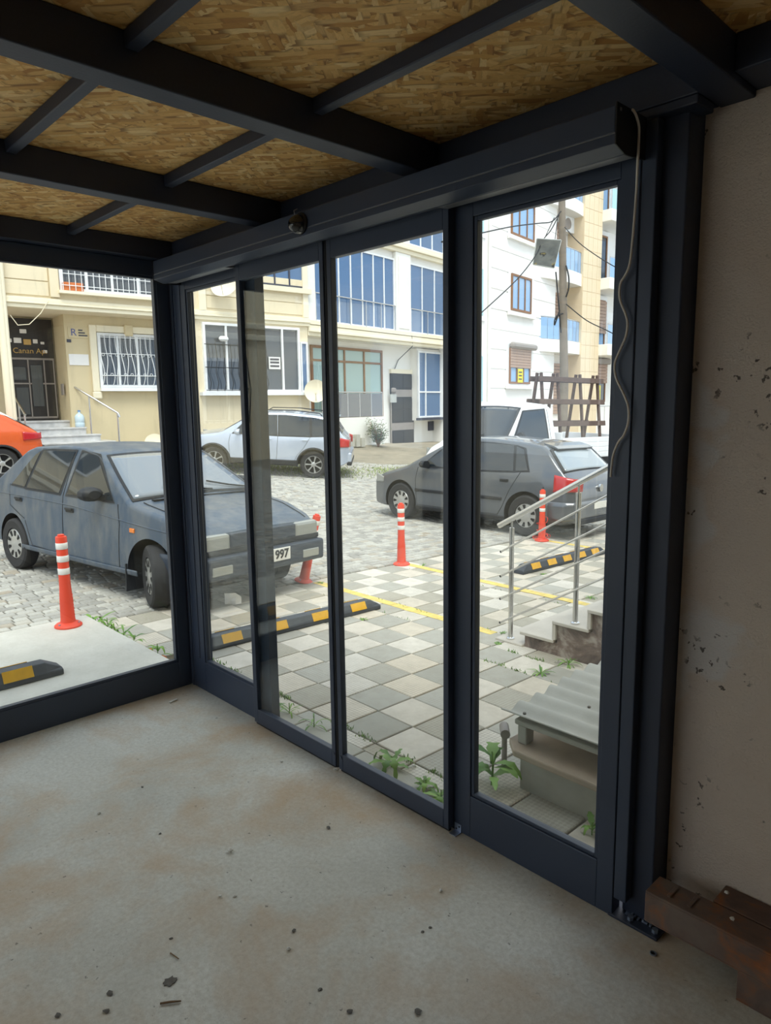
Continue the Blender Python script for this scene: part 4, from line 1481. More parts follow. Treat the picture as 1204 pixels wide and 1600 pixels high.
shell(suv.top_patch(0.20, 0.40, 0.90, 0.85, 0.006), 'rear_window', M['cglass'], s, 0.004)
for sd in (1, -1):
    MB().tube([(0.70, sd * 0.54, 1.50), (0.78, sd * 0.54, 1.585), (1.4, sd * 0.55, 1.625), (2.1, sd * 0.55, 1.605), (2.22, sd * 0.55, 1.53)], 0.013, 6).build('roof_rail', M['trim'], s, smooth=60)
MB().prism([(0.34, 1.47), (0.62, 1.53), (0.62, 1.56), (0.44, 1.535), (0.30, 1.49)], 1, -0.60, 0.60).build('spoiler', cp_s, s, bevel=0.008)
tail(suv, s, (0.02, 0.26, 0.80, 0.98), M['lamp_red'])
front_box(s, -0.06, 0.12, -0.74, 0.74, 0.42, 0.66, 'rear_bumper', cp_s, 0.04, seg=3)
front_box(s, -0.07, 0.05, -0.74, 0.74, 0.34, 0.44, 'rear_valance', M['trim'], 0.02)
shell(suv.band(3.72, 4.17, 0.34, 0.56, 0.012, wrap='front'), 'front_bumper_cladding', M['trim'], s, 0.02)
tail(suv, s, (3.72, 3.98, 0.76, 0.88), M['lamp_clear'], 0.008, 'headlamp')
for sd in (1, -1):
    wheel(s, XR, sd * 0.755, 0.335, 0.21, sd, 'alloy7')
    wheel(s, XF, sd * 0.755, 0.335, 0.21, sd, 'alloy7', steer=0.12)
gr, gf = ground(489, 747), ground(334, 739.5)
place_car(s, gr, gf, XR, XF, 0.755 + 0.06, True, 0.002)

# ------------------------------------------------------------------ orange crossover by the entrance steps
oc = Car(L=4.20, H=1.52, belt=0.98, tumble=0.22, crown=0.028, corner=0.08, wr=0.335, plan_max=0.88,
         plan=suv.plan, bottom=suv.bottom,
         top=[(0, 0.72), (0.04, 0.92), (0.10, 1.02), (0.22, 1.10), (0.75, 1.42), (0.95, 1.47), (1.6, 1.52), (2.1, 1.50), (2.5, 1.40), (3.15, 1.05), (3.3, 1.0), (3.8, 0.92), (4.10, 0.76), (4.20, 0.58)])
cp_o = carpaint('orange_paint', (224, 96, 44), 0.24, 0.0, 0.2)
oo = thing('crossover_car', 'orange crossover with painted white glare on its roof and red tail lamp beside the entrance steps', 'car')
b = oc.body_mesh().build('body', cp_o, oo, smooth=34)
cut_arches(b, oc, (XR, XF), 0.40)
side_glass(oc, oo, 'front', ((1.80, 1.00), (2.86, 1.01), (2.44, 1.36), (1.84, 1.42)))
side_glass(oc, oo, 'rear', ((0.98, 1.03), (1.72, 1.00), (1.76, 1.42), (1.14, 1.405)))
shell(oc.top_patch(0.50, 2.42, 0.98, 0.98, 0.010), 'roof_glare', M['white'], oo, 0.006)  # glare on the orange roof, laid on as a white patch
shell(oc.top_patch(0.24, 0.48, 0.90, 0.88, 0.006), 'rear_window', M['cglass'], oo, 0.004)
seam(oc, oo, [(1.76, 1.42), (1.76, 1.0), (1.78, 0.40)])
seam(oc, oo, [(0.96, 1.02), (1.12, 0.74), (1.28, 0.55), (1.34, 0.40), (1.78, 0.40)])
tail(oc, oo, (0.03, 0.42, 0.84, 0.97), M['lamp_red'])
front_box(oo, -0.06, 0.12, -0.74, 0.74, 0.40, 0.68, 'rear_bumper', M['trim'], 0.05, seg=3)
for xw in (XR, XF):
    for sd in (1, -1):
        ps = []
        for k in range(21):
            a = math.radians(-8 + 196 * k / 20)
            x, z = xw + 0.405 * math.cos(a), 0.335 + 0.405 * math.sin(a)
            ps.append((x, sd * (oc.hw(x, max(0.3, z)) + 0.004), z))
        MB().tube(ps, 0.026, 6).build('arch_cladding', M['trim'], oo, smooth=60)
        wheel(oo, xw, sd * 0.755, 0.335, 0.21, sd, 'alloy5')
gr = ground(6, 748)
dirv = Vector((-0.10, -1.0, 0)).normalized()
gf = gr + dirv * (XF - XR)
gf.z = gh(gf.x, gf.y)
place_car(oo, gr, gf, XR, XF, 0.755 + 0.06, True, 0.002)

# ------------------------------------------------------------------ white pickup truck with glass-carrying racks
tk = Car(L=2.15, H=2.02, belt=1.22, tumble=0.20, crown=0.03, corner=0.10, wr=0.34, plan_max=0.92,
         plan=[(0, 0.90), (1.4, 0.91), (1.8, 0.88), (2.05, 0.80), (2.15, 0.64)],
         bottom=[(0, 0.45), (1.8, 0.36), (2.15, 0.42)],
         top=[(0, 1.88), (0.02, 1.95), (0.10, 1.99), (0.5, 2.02), (0.72, 1.99), (0.86, 1.93), (1.50, 1.27), (1.62, 1.20), (1.90, 1.10), (2.06, 0.98), (2.15, 0.75)])
tr = thing('pickup_truck', 'white dropside pickup truck with wooden glass racks on its bed', 'truck')
cp_w = carpaint('white_truck_paint', (232, 234, 238), 0.3, 0.08)
X0 = 2.75
cab = sub = MB()
mbb = tk.body_mesh()
b = mbb.build('cab', cp_w, tr, smooth=34)
cut_arches(b, tk, (1.35,), 0.40)
b.data.transform(Matrix.Translation((X0, 0, 0)))
def tparts(o):
    o.location.x += X0
    return o
before = set(o.name for o in tr.children)
for sd in (1, -1):
    fr_ = MB().grid(tk.side_patch(((0.20, 1.24), (1.34, 1.24), (0.90, 1.84), (0.20, 1.88)), 0.004, side=sd)).build('window_seal', M['trim'], tr, smooth=40)
    MB().grid(tk.side_patch(((0.25, 1.27), (1.26, 1.27), (0.88, 1.81), (0.25, 1.85)), 0.008, side=sd)).build('window_glass', M['cglass'], tr, smooth=40)
shell(tk.top_patch(0.90, 1.47, 0.88, 0.93, 0.006), 'windscreen', M['cglass'], tr, 0.004)
shell(tk.top_patch(0.87, 1.51, 0.96, 0.98, 0.002), 'windscreen_seal', M['trim'], tr, 0.004)
seam(tk, tr, [(0.14, 1.86), (0.14, 0.50), (1.0, 0.46)])
handle(tk, tr, 0.34, 1.10, M['trim'])
mirror(tk, tr, 1.22, 1.28, M['trim'], size=(0.10, 0.20, 0.26))
tail(tk, tr, (1.72, 1.98, 0.85, 1.02), M['lamp_clear'], 0.008, 'headlamp')
shell(tk.band(1.72, 2.13, 0.42, 0.62, 0.012, wrap='front'), 'front_bumper', M['trim'], tr, 0.02)
for o in list(tr.children):
    if o.name not in before:
        o.location.x += X0
for o in list(tr.children):
    pass
for sd in (1, -1):
    wheel(tr, X0 + 1.35, sd * 0.78, 0.34, 0.20, sd, 'cap')
    wheel(tr, 0.85, sd * 0.78, 0.34, 0.20, sd, 'cap')
MB().box(0.0, 2.66, -0.96, 0.96, 0.86, 0.92).build('bed_floor', M['alu'], tr)
MB().box(0.15, 3.4, -0.45, -0.33, 0.52, 0.86).box(0.15, 3.4, 0.33, 0.45, 0.52, 0.86).build('chassis', M['trim'], tr)
for sd in (1, -1):
    y = sd * 0.965
    rows = MB()
    for k in range(4):
        z0 = 0.87 + k * 0.105
        o = MB().box(0.0, 2.66, y - 0.014, y + 0.014, z0, z0 + 0.095).build('side_board', cp_w, tr, bevel=0.008, seg=2)
    MB().box(0.0, 2.66, y - 0.010, y + 0.010, 0.86, 1.29).build('side_panel', cp_w, tr)
MB().box(-0.02, 0.01, -0.95, 0.95, 0.87, 1.29).build('tailgate', cp_w, tr, bevel=0.006)
MB().box(2.64, 2.67, -0.95, 0.95, 0.87, 1.40).build('headboard', cp_w, tr, bevel=0.006)
M['rackwood'] = flat('weathered_rack_wood', (96, 78, 70), 0.8, 0, 0.2, 8)
for yy, ln in ((0.16, 1), (-0.16, -1)):
    for x in (0.30, 0.95, 1.75, 2.30):
        MB().box(x - 0.025, x + 0.025, -0.03, 0.03, 0, 1.72, Matrix.Translation((0, yy * 1.6, 0.92)) @ Matrix.Rotation(-ln * -0.12, 4, 'X')).build('rack_post', M['rackwood'], tr, bevel=0.004)
    for z in (0.62, 1.10, 1.58):
        MB().box(0.15, 2.45, -0.02 + (0.05 * ln), 0.02 + (0.05 * ln), z - 0.055, z + 0.055, Matrix.Translation((0, yy * 1.6, 0.92)) @ Matrix.Rotation(-ln * -0.12, 4, 'X')).build('rack_rail', M['rackwood'], tr, bevel=0.004)
gr = ground(946, 772)
dirv = Vector((-0.09, -1.0, 0)).normalized()
gf = gr + dirv * (X0 + 1.35 - 0.85)
gf.z = gh(gf.x, gf.y)
place_car(tr, gr, gf, 0.85, X0 + 1.35, 0.78 + 0.06, True, 0.002)
# ================================================================== BUILDINGS ACROSS THE STREET
M['cream'] = m_siding('cream_render', (230, 216, 186))
M['cream_wall'] = m_siding('beige_render', (214, 198, 162))
M['mould'] = m_siding('pale_moulding', (240, 230, 204), amount=0.15)
M['bwhite'] = m_siding('white_render', (240, 238, 232), (190, 182, 170), 0.2)
M['bwhite2'] = m_siding('white_siding', (244, 242, 238), (200, 194, 184), 0.15)
M['pvc'] = flat('white_pvc', (238, 240, 242), 0.35)
M['sky_glass'] = dark_glass('blue_mirror_glass', (84, 114, 152), 0.03, 1.0)
M['dim_glass'] = dark_glass('dim_window_glass', (62, 70, 80), 0.04, 1.0)
M['pale_glass'] = dark_glass('curtained_glass', (160, 186, 182), 0.08, 0.6)
M['bal_glass'] = dark_glass('blue_balcony_glass', (140, 176, 214), 0.05, 1.0)
M['aqua_glass'] = dark_glass('aqua_balcony_glass', (168, 206, 212), 0.08, 0.8)
M['brownwood'] = flat('brown_window_frame', (138, 98, 66), 0.5)
M['shutter'] = flat('brown_roller_shutter', (176, 148, 130), 0.6, 0, 0.06)
M['tan'] = m_siding('tan_tile_cladding', (230, 211, 180), (190, 160, 120), 0.15)
M['taupe'] = flat('taupe_panel', (150, 142, 136), 0.5)
M['doorblack'] = flat('dark_bronze_door', (50, 46, 44), 0.4, 0.2, 0.2, 12)
M['marble'] = flat('veined_marble', (196, 196, 196), 0.35, 0, 0.25, 5)
M['gold'] = flat('gold_letters', (196, 160, 96), 0.4, 0.4)
M['terra'] = flat('terracotta', (204, 116, 66), 0.8)
M['paperwhite'] = flat('white_sign', (236, 234, 232), 0.6, 0, 0.03)
M['ink'] = flat('dark_ink', (70, 72, 84), 0.6)
M['meter'] = flat('meter_box_grey', (188, 190, 186), 0.6)

class Bld:
    def __init__(s, name, label, F, cat='building'):
        s.F = F
        s.root = thing(name, label, cat, (F.o.x, F.o.y, 0), F.ang)
    def box(s, name, mat, u0, u1, y0, y1, z0, z1, par=None, bev=0.0):
        if u1 < u0:
            u0, u1 = u1, u0
        return MB().box(u0, u1, y0, y1, z0, z1).build(name, mat, par or s.root, bevel=bev)
    def z(s, px, py, back=0.0):
        return s.F.uv(px, py, back)[1]
    def u(s, px, py, back=0.0):
        return s.F.uv(px, py, back)[0]
    def window(s, u0, u1, z0, z1, y, frame, glass, cols=2, rows=1, fw=0.06, proud=0.05, par=None, splits=None, name='window'):
        """frame ring + mullions as one part, panes as sub-parts"""
        mb = MB()
        a, b = y - proud, y + 0.02
        mb.box(u0, u0 + fw, a, b, z0, z1).box(u1 - fw, u1, a, b, z0, z1).box(u0 + fw, u1 - fw, a, b, z0, z0 + fw).box(u0 + fw, u1 - fw, a, b, z1 - fw, z1)
        us = splits or [u0 + (u1 - u0) * k / cols for k in range(cols + 1)]
        for q in us[1:-1]:
            mb.box(q - fw * 0.4, q + fw * 0.4, a + 0.004, b, z0 + fw, z1 - fw)
        zs = [z0 + (z1 - z0) * k / rows for k in range(rows + 1)] if isinstance(rows, int) else rows
        for q in zs[1:-1]:
            mb.box(u0 + fw, u1 - fw, a + 0.006, b, q - fw * 0.4, q + fw * 0.4)
        w = mb.build(name, frame, par or s.root)
        if (par or s.root) is s.root:
            for i in range(len(us) - 1):
                for j in range(len(zs) - 1):
                    MB().box(us[i] + fw * 0.35, us[i + 1] - fw * 0.35, y - proud * 0.35, y - proud * 0.35 + 0.012, zs[j] + fw * 0.35, zs[j + 1] - fw * 0.35).build('pane', glass, w)
        return w
    def rail(s, u0, u1, z0, z1, y, n, glass=None, name='balcony_rail', posts=True):
        mb = MB()
        mb.cyl((u0, y, z1), (u1, y, z1), 0.025, n=8)
        for k in range(n + 1):
            q = u0 + (u1 - u0) * k / n
            mb.cyl((q, y, z0 - 0.05), (q, y, z1), 0.018, n=6)
        r = mb.build(name, M['chrome'], s.root, smooth=50)
        if glass:
            for k in range(n):
                MB().box(u0 + (u1 - u0) * k / n + 0.02, u0 + (u1 - u0) * (k + 1) / n - 0.02, y - 0.006, y + 0.006, z0, z1 - 0.04).build('glass_panel', glass, r)
        return r

# ------------------------------------------------------------------ cream house
FA = Facade(200, 19.2, 2000)
A = Bld('apartment_house', 'cream apartment house with white window grille and marble entrance steps', FA)
zc = A.z(130, 487)                       # underside of the upper storeys
uL, uR = A.u(-120, 600), A.u(483, 600)
GB = 0.75                                # ground floor set back below the overhang
DB = 1.9                                 # entrance recess
ub = A.u(307, 560)                       # bay with the glazed balcony starts here
A.box('upper_wall', M['cream'], uL, uR, 0.0, 3.5, zc, 9.5)
uw = A.u(104, 560, GB)
A.box('ground_wall', M['cream_wall'], uw, ub, GB, 3.5, -1.0, zc)
A.box('recess_back_wall', M['cream_wall'], uL, uw, DB, 3.5, -1.0, zc)
A.box('bay_wall', M['cream'], ub, uR, 0.02, 3.5, -1.0, zc)
# siding boards on the upper storey left of the window
u1 = A.u(76, 440)
zz = zc + 0.30
for k in range(8):
    A.box('siding_board', M['cream'], uL, u1 - 0.02, -0.035, -0.001, zz + k * 0.36 + 0.012, zz + (k + 1) * 0.36 - 0.012, bev=0.008)
A.box('pilaster', M['cream'], u1, A.u(90, 440), -0.10, -0.001, zc + 0.3, 8.5)
for k in range(5):
    A.box('siding_board', M['cream'], A.u(322, 480), A.u(474, 480), -0.03, -0.001, zz + 0.02 + k * 0.36 + 0.012, zz + 0.02 + (k + 1) * 0.36 - 0.012, bev=0.008) if k < 3 else None
A.box('corner_pilaster', M['mould'], A.u(309, 470), A.u(320, 470), -0.08, -0.001, zc + 0.26, 8.5)
A.box('corner_pilaster', M['mould'], A.u(472, 490), uR, -0.08, -0.001, zc + 0.26, 8.5)
for (z0, z1, pr) in ((0.0, 0.10, 0.07), (0.10, 0.155, 0.12), (0.155, 0.25, 0.09)):
    A.box('cornice_band', M['mould'], uL, uR + 0.05, -pr, -0.001 if pr else 0, zc + z0, zc + z1, bev=0.012)
# upper window with white bars and planters
a0, a1 = A.u(92, 440), A.u(262, 440)
zb = A.z(92, 454)
w = A.window(a0, a1, zb, zb + 1.35, -0.005, M['pvc'], M['dim_glass'], splits=[a0, a0 + (a1 - a0) * 0.23, a0 + (a1 - a0) * 0.46, a0 + (a1 - a0) * 0.70, a1], fw=0.08)
A.box('window_sill', M['mould'], a0 - 0.06, a1, -0.22, -0.001, zb - 0.08, zb - 0.01)
bars = MB()
for k in range(19):
    q = a0 + (a1 - a0) * (k + 0.3) / 19
    bars.cyl((q, -0.19, zb), (q, -0.19, zb + 1.3), 0.009, n=5)
for k in range(4):
    bars.cyl((a0, -0.19, zb + 0.12 + 0.28 * k), (a1, -0.19, zb + 0.12 + 0.28 * k), 0.009, n=5)
bars.build('window_bars', M['pvc'], A.root)
for f0, f1 in ((0.02, 0.19), (0.87, 0.98)):
    A.box('planter', M['terra'], a0 + (a1 - a0) * f0, a0 + (a1 - a0) * f1, -0.17, -0.06, zb, zb + 0.20, bev=0.01)
# grille window on the ground floor
g0, g1, gz0, gz1 = A.u(153, 560, GB), A.u(272, 560, GB), A.z(158, 606, GB), A.z(153, 520, GB)
A.window(g0, g1, gz0, gz1, GB - 0.005, M['pvc'], M['dim_glass'], cols=4, fw=0.08)
A.box('window_sill', M['pvc'], g0 - 0.03, g1 + 0.05, GB - 0.22, GB - 0.001, gz0 - 0.09, gz0 - 0.005)
A.box('window_moulding', M['mould'], g0 - 0.20, g0 - 0.02, GB - 0.09, GB - 0.001, gz0 - 0.10, gz1 + 0.20, bev=0.015)
A.box('window_moulding', M['mould'], g0 - 0.018, g1 + 0.2, GB - 0.09, GB - 0.001, gz1 + 0.02, gz1 + 0.20, bev=0.015)
A.box('keystone', M['cream_wall'], (g0 + g1) / 2 - 0.35, (g0 + g1) / 2 - 0.12, GB - 0.15, GB - 0.001, gz1 - 0.06, gz1 + 0.24, bev=0.02)
A.box('corbel', M['mould'], g0 - 0.22, g0 + 0.02, GB - 0.12, GB - 0.001, gz0 - 0.30, gz0 - 0.102, bev=0.03)
gr_ = MB()
n = 15
for k in range(n + 1):
    q = g0 + 0.03 + (g1 - g0 - 0.06) * k / n
    pts = []
    for m in range(13):
        v = m / 12
        belly = 0.16 * max(0.0, math.sin(math.pi * min(1, max(0, (0.72 - v) / 0.72)))) if v < 0.72 else 0
        sway = 0.05 * math.sin(v * 7 + (k % 2) * math.pi) * (1 - v)
        pts.append((q + sway, GB - 0.12 - belly, gz0 + 0.02 + (gz1 - gz0 - 0.04) * v))
    gr_.tube(pts, 0.010, 5)
for v in (0.02, 0.22, 0.62, 0.92, 0.98):
    bl_ = 0.16 * math.sin(math.pi * (0.72 - v) / 0.72) if v < 0.72 else 0
    gr_.cyl((g0, GB - 0.125 - bl_, gz0 + (gz1 - gz0) * v), (g1, GB - 0.125 - bl_, gz0 + (gz1 - gz0) * v), 0.011, n=6)
for k in range(12):
    for v in (0.24, 0.60):
        bl_ = 0.16 * math.sin(math.pi * (0.72 - v) / 0.72)
        q = g0 + 0.08 + (g1 - g0 - 0.16) * k / 11
        gr_.tube([(q + 0.035 * math.cos(t), GB - 0.13 - bl_, gz0 + (gz1 - gz0) * v + 0.035 * math.sin(t)) for t in [6.283 * m / 8 for m in range(9)]], 0.007, 4)
gr_.build('window_grille', M['pvc'], A.root, smooth=60)
# entrance door
d0, d1 = A.u(14, 600, DB), A.u(87, 600, DB)
dz0, dz1 = A.z(60, 657, DB), zc - 0.05
dr = A.box('door', M['doorblack'], d0, d1, DB - 0.10, DB - 0.001, dz0, dz1)
k_ = (d1 - d0)
def dfr(u0, u1, z0, z1, mat=None, nm='door_panel', y=0.13):
    return MB().box(d0 + k_ * u0, d0 + k_ * u1, DB - y, DB - 0.101, dz0 + (dz1 - dz0) * z0, dz0 + (dz1 - dz0) * z1).build(nm, mat or M['doorblack'], dr, bevel=0.008)
dfr(0.10, 0.36, 0.40, 0.53, M['dim_glass'])
dfr(0.12, 0.38, 0.06, 0.33, M['dim_glass'])
dfr(0.46, 0.70, 0.14, 0.55, M['dim_glass'])
for (q0, q1, z0, z1) in ((0.05, 0.08, 0.02, 0.60), (0.40, 0.43, 0.02, 0.60), (0.74, 0.77, 0.02, 0.60), (0.95, 0.98, 0.02, 0.60), (0.05, 0.98, 0.60, 0.62), (0.05, 0.98, 0.02, 0.04), (0.05, 0.98, 0.36, 0.375)):
    dfr(q0, q1, z0, z1, M['taupe'], 'door_strip', 0.125)
for (q0, z0, w_, h_) in ((0.02, 0.765, 0.10, 0.035), (0.16, 0.76, 0.16, 0.05), (0.56, 0.762, 0.10, 0.04), (0.72, 0.755, 0.08, 0.025), (0.76, 0.67, 0.09, 0.03), (0.30, 0.855, 0.14, 0.04)):
    dfr(q0, q0 + w_, z0, z0 + h_, M['paperwhite'], 'notice')
dfr(0.36, 0.52, 0.745, 0.80, M['gold'], 'emblem')
TA = Matrix(((1, 0, 0, d0 + k_ * 0.48), (0, 0, -1, DB - 0.135), (0, 1, 0, dz0 + (dz1 - dz0) * 0.685), (0, 0, 0, 1)))
text_part('Canan Ap.', 0.20, M['gold'], TA, dr, 'name_lettering')
# wall plates
def plate(par, x0, y0, x1, y1, back, mat, name, th=0.02):
    a, b, c, d = A.F.rect(x0, y0, x1, y1, back)
    return MB().box(a, b, back - th, back - 0.001, c, d).build(name, mat, par), (a, b, c, d)
pl_, r_ = plate(A.root, 105, 511, 139, 529, GB, M['cream_wall'], 'doctor_sign')
TA = Matrix(((1, 0, 0, r_[0] + 0.14), (0, 0, -1, GB - 0.022), (0, 1, 0, (r_[2] + r_[3]) / 2), (0, 0, 0, 1)))
text_part('R', 0.26, flat('sign_blue', (70, 84, 150), 0.5), TA, pl_)
lines = MB()
for k in range(3):
    zz_ = r_[2] + (r_[3] - r_[2]) * (0.25 + 0.25 * k)
    lines.box(r_[0] + 0.26, r_[1] - 0.04 - 0.06 * k, GB - 0.024, GB - 0.0205, zz_ - 0.018, zz_ + 0.018)
lines.build('small_print', M['ink'], pl_)
plate(A.root, 104, 530, 111, 535, GB, M['ink'], 'house_number')
pw, r_ = plate(A.root, 107, 553, 139, 571, GB, M['paperwhite'], 'wall_plaque')
A.box('intercom', M['taupe'], A.u(94, 585, 1.2), A.u(96, 585, 1.2), GB + 0.3, GB + 0.5, 2.0, 2.3)
# downpipes at the left edge
for px_, r in ((6, 0.09), (12, 0.06)):
    u_ = A.u(px_, 560)
    MB().cyl((u_, -0.14, -0.5), (u_, -0.14, 9.0), r, n=12).build('downpipe', M['mould'], A.root, smooth=50)
MB().tube([(A.u(16, 492), 0.02, A.z(16, 492)), (A.u(28, 510), 0.0, A.z(28, 508)), (A.u(45, 506), -0.05, A.z(45, 507)), (A.u(62, 488), -0.1, A.z(62, 490)), (A.u(74, 470), -0.13, A.z(74, 470))], 0.010, 6).build('loose_cable', M['mould'], A.root, smooth=60)
# steps
s1 = A.u(110, 660, GB)
zs_ = [A.z(70, y_, b_) for y_, b_ in ((657.5, GB + 0.2), (669, GB - 0.15), (681, GB - 0.5), (693, GB - 0.85))]
for k in range(4):
    y0_ = GB + 0.2 - 0.35 * k
    u_r = uw + 0.05 + 0.26 * k
    MB().box(uL, u_r, y0_, DB, -0.6, zs_[k] - 0.04).build('step', M['marble'], A.root)
    MB().box(uL, u_r + 0.02, y0_ - 0.03, DB, zs_[k] - 0.04, zs_[k]).build('tread', M['marble'], A.root, bevel=0.006)
rl = MB()
uA, uB_ = uw + 0.02, uw + 0.02
pA = Vector((uw + 0.12, GB + 0.05, zs_[0] + 0.90))
pB = Vector((uw + 0.92, GB - 1.0, zs_[3] + 0.72))
rl.tube([pA, pB, pB + Vector((0.02, -0.02, -0.10))], 0.028, 8)
for f_ in (0.35, 0.98):
    p_ = pA.lerp(pB, f_)
    rl.cyl((p_.x, p_.y, zs_[3] - 0.3), p_, 0.022, n=8)
rl.cyl((pA.x, pA.y, zs_[0] - 0.05), pA, 0.022, n=8)
rl.build('handrail', M['chrome'], A.root, smooth=50)
rl = MB()
pA = Vector((A.u(20, 622, GB), GB + 0.05, zs_[0] + 0.75))
pB = Vector((A.u(40, 655, GB - 0.9), GB - 0.9, zs_[3] + 0.72))
rl.tube([pA, pB], 0.028, 8)
for f_ in (0.5, 0.95):
    p_ = pA.lerp(pB, f_)
    rl.cyl((p_.x, p_.y, zs_[3] - 0.3), p_, 0.022, n=8)
rl.build('handrail', M['chrome'], A.root, smooth=50)
# glazed bay
b0, b1 = A.u(317, 560), A.u(467, 560)
bz0, bz1 = A.z(400, 612.5), A.z(390, 508)
spl = [b0] + [A.u(q, 560) for q in (353, 383, 412, 440)] + [b1]
A.window(b0, b1, bz0, bz1, 0.015, M['pvc'], M['dim_glass'], splits=spl, fw=0.07, proud=0.10)
A.box('window_sill', M['pvc'], b0 - 0.15, uR, -0.20, 0.018, bz0 - 0.10, bz0 - 0.003)
A.window(A.u(469, 570), A.u(480, 570), bz0, bz1 - 0.42, 0.015, M['pvc'], M['sky_glass'], cols=1, fw=0.05, proud=0.07)
sg = A.box('window_notice', M['paperwhite'], A.u(418, 565), A.u(436, 565), -0.072, -0.066, A.z(427, 577), A.z(427, 558))
for q in (0.25, 0.55, 0.8):
    zz_ = A.z(427, 577) + (A.z(427, 558) - A.z(427, 577)) * q
    MB().box(A.u(420, 565), A.u(434, 565), -0.075, -0.0725, zz_ - 0.03, zz_ + 0.03).build('print_line', M['ink'], sg)
A.box('balcony_lamp', M['pvc'], A.u(338, 530), A.u(352, 530), -0.25, -0.10, A.z(345, 534), A.z(345, 526), bev=0.05)
dg_ = MB()
for k in range(9):
    q = b0 + 0.1 + (spl[3] - b0 - 0.1) * k / 8
    dg_.tube([(q, -0.13, bz0 + 0.03), (q + 0.03, -0.20, bz0 + 0.25), (q - 0.05, -0.22, bz0 + 0.55), (q + 0.03, -0.15, bz0 + 1.0), (q, -0.13, bz0 + 1.4)], 0.012, 5)
for v in (0.05, 0.7, 1.35):
    dg_.cyl((b0, -0.14, bz0 + v), (spl[3], -0.14, bz0 + v), 0.012, n=5)
dg_.build('inner_grille', M['trim'], A.root, smooth=60)
c0, c1, cz = A.u(404, 430), A.u(473, 430), A.z(440, 448)
A.window(c0, c1, cz, cz + 1.3, -0.005, M['ink'], M['sky_glass'], cols=3, fw=0.06)
A.box('window_sill', M['mould'], c0 - 0.2, c1 + 0.2, -0.16, -0.001, cz - 0.16, cz - 0.01)
def dish(label, base, r, axis):
    t = thing('satellite_dish', label, 'satellite dish', base)
    ax = Vector(axis).normalized()
    q = ax.to_track_quat('Z', 'Y').to_matrix().to_4x4()
    prof = [(0.02, -0.01)] + [(r * k / 6, 0.30 * r * (k / 6) ** 2) for k in range(1, 7)] + [(r, 0.30 * r + 0.012)] + [(r * k / 6, 0.30 * r * (k / 6) ** 2 + 0.012) for k in range(5, 0, -1)]
    MB().lathe(prof, 24, Matrix.Translation((0, 0, 0)) @ q).build('reflector', M['mould'], t, smooth=50)
    tip = q @ Vector((0, -0.25 * r, 1.0 * r))
    MB().tube([q @ Vector((0, -r * 0.9, 0.2 * r)), tip], 0.012, 6).build('arm', M['chrome'], t)
    MB().cyl(tip, tip - (q @ Vector((0, 0, 0.10)) - q @ Vector((0, 0, 0))), 0.035, n=10).build('receiver', M['mould'], t)
    MB().tube([q @ Vector((0, 0, -0.01)), q @ Vector((0, 0, -0.12)), q @ Vector((0, 0, -0.12)) + Vector((-0.15, 0.05, -0.1))], 0.02, 6).build('bracket', M['chrome'], t, smooth=50)
    return t
p_ = FA.pt(A.u(492, 612, -0.3), -0.35, A.z(492, 612, -0.3))
dish('cream satellite dish at the corner of the glazed bay', p_, 0.36, FA.n + Vector((0.2, -0.9, 0.25)))
p_ = FA.pt(A.u(352, 448, -0.3), -0.32, A.z(352, 448, -0.3))
dish('white satellite dish on the upper wall of the cream house', p_, 0.40, FA.n + Vector((-0.2, -0.9, 0.6)))
p_ = FA.pt(A.u(240, 693, 0.2), 0.1, A.z(240, 694, 0.2))
dish('white satellite dish near the ground behind the blue hatchback', p_, 0.28, FA.n + Vector((0, -0.3, 0.5)))
# water bottle by the steps
p_ = FA.pt(A.u(116, 668, GB - 0.1), GB + 0.1 - 0.35, zs_[1])
wbm = thing('water_bottle', 'large clear blue water bottle on the marble steps', 'bottle', FA.pt(uw + 0.20, GB - 0.02, zs_[1] + 0.001))
jug = dark_glass('blue_plastic', (196, 216, 228), 0.1, 0.6)
MB().lathe([(0.11, 0.0), (0.125, 0.02), (0.125, 0.10), (0.115, 0.12), (0.125, 0.14), (0.125, 0.27), (0.09, 0.33), (0.035, 0.37), (0.032, 0.41)], 18).build('bottle_body', jug, wbm, smooth=40)
MB().lathe([(0.036, 0.41), (0.036, 0.44), (0.02, 0.445)], 14).build('cap', flat('blue_cap', (80, 130, 190), 0.4), wbm, smooth=40)

# ------------------------------------------------------------------ white house with blue glazed balconies
FB = Facade(483, 22.8, 1450)
B = Bld('apartment_building', 'white apartment building with blue mirrored balcony glazing', FB)
u0, u1 = B.u(484, 600), B.u(735, 600)
zc = B.z(560, 532)
GB = 0.7
B.box('upper_wall', M['bwhite'], u0, u1, 0.12, 3.0, zc, 10.5)
B.box('ground_wall', M['bwhite'], u0, u1, GB, 3.0, -1.2, zc)
for (a_, b_, pr) in ((0.0, 0.12, 0.02), (0.12, 0.20, 0.10), (0.20, 0.34, 0.04)):
    B.box('cornice_band', M['mould'], u0 - 0.02, u1, -pr, 0.119, zc + a_, zc + b_, bev=0.012)
z0 = B.z(570, 511)
z1 = B.z(570, 511) + 2.55
zr = B.z(572, 470.5)
p0, p1, q0, q1 = B.u(492, 470), B.u(618, 470), B.u(641, 470), B.u(716, 470)
B.box('balcony_slab', M['mould'], u0, u1, -0.06, 0.119, z0 - 0.12, z0)
for a_, b_ in ((u0, p0), (p1, q0), (q1, u1)):
    B.box('pier', M['bwhite'], a_, b_, -0.03, 0.119, z0, z1 + 0.25, bev=0.01)
B.box('pier_panel', M['bwhite'], p1 + 0.14, q0 - 0.14, -0.06, -0.031, z0 + 0.1, z1 + 0.1, bev=0.01)
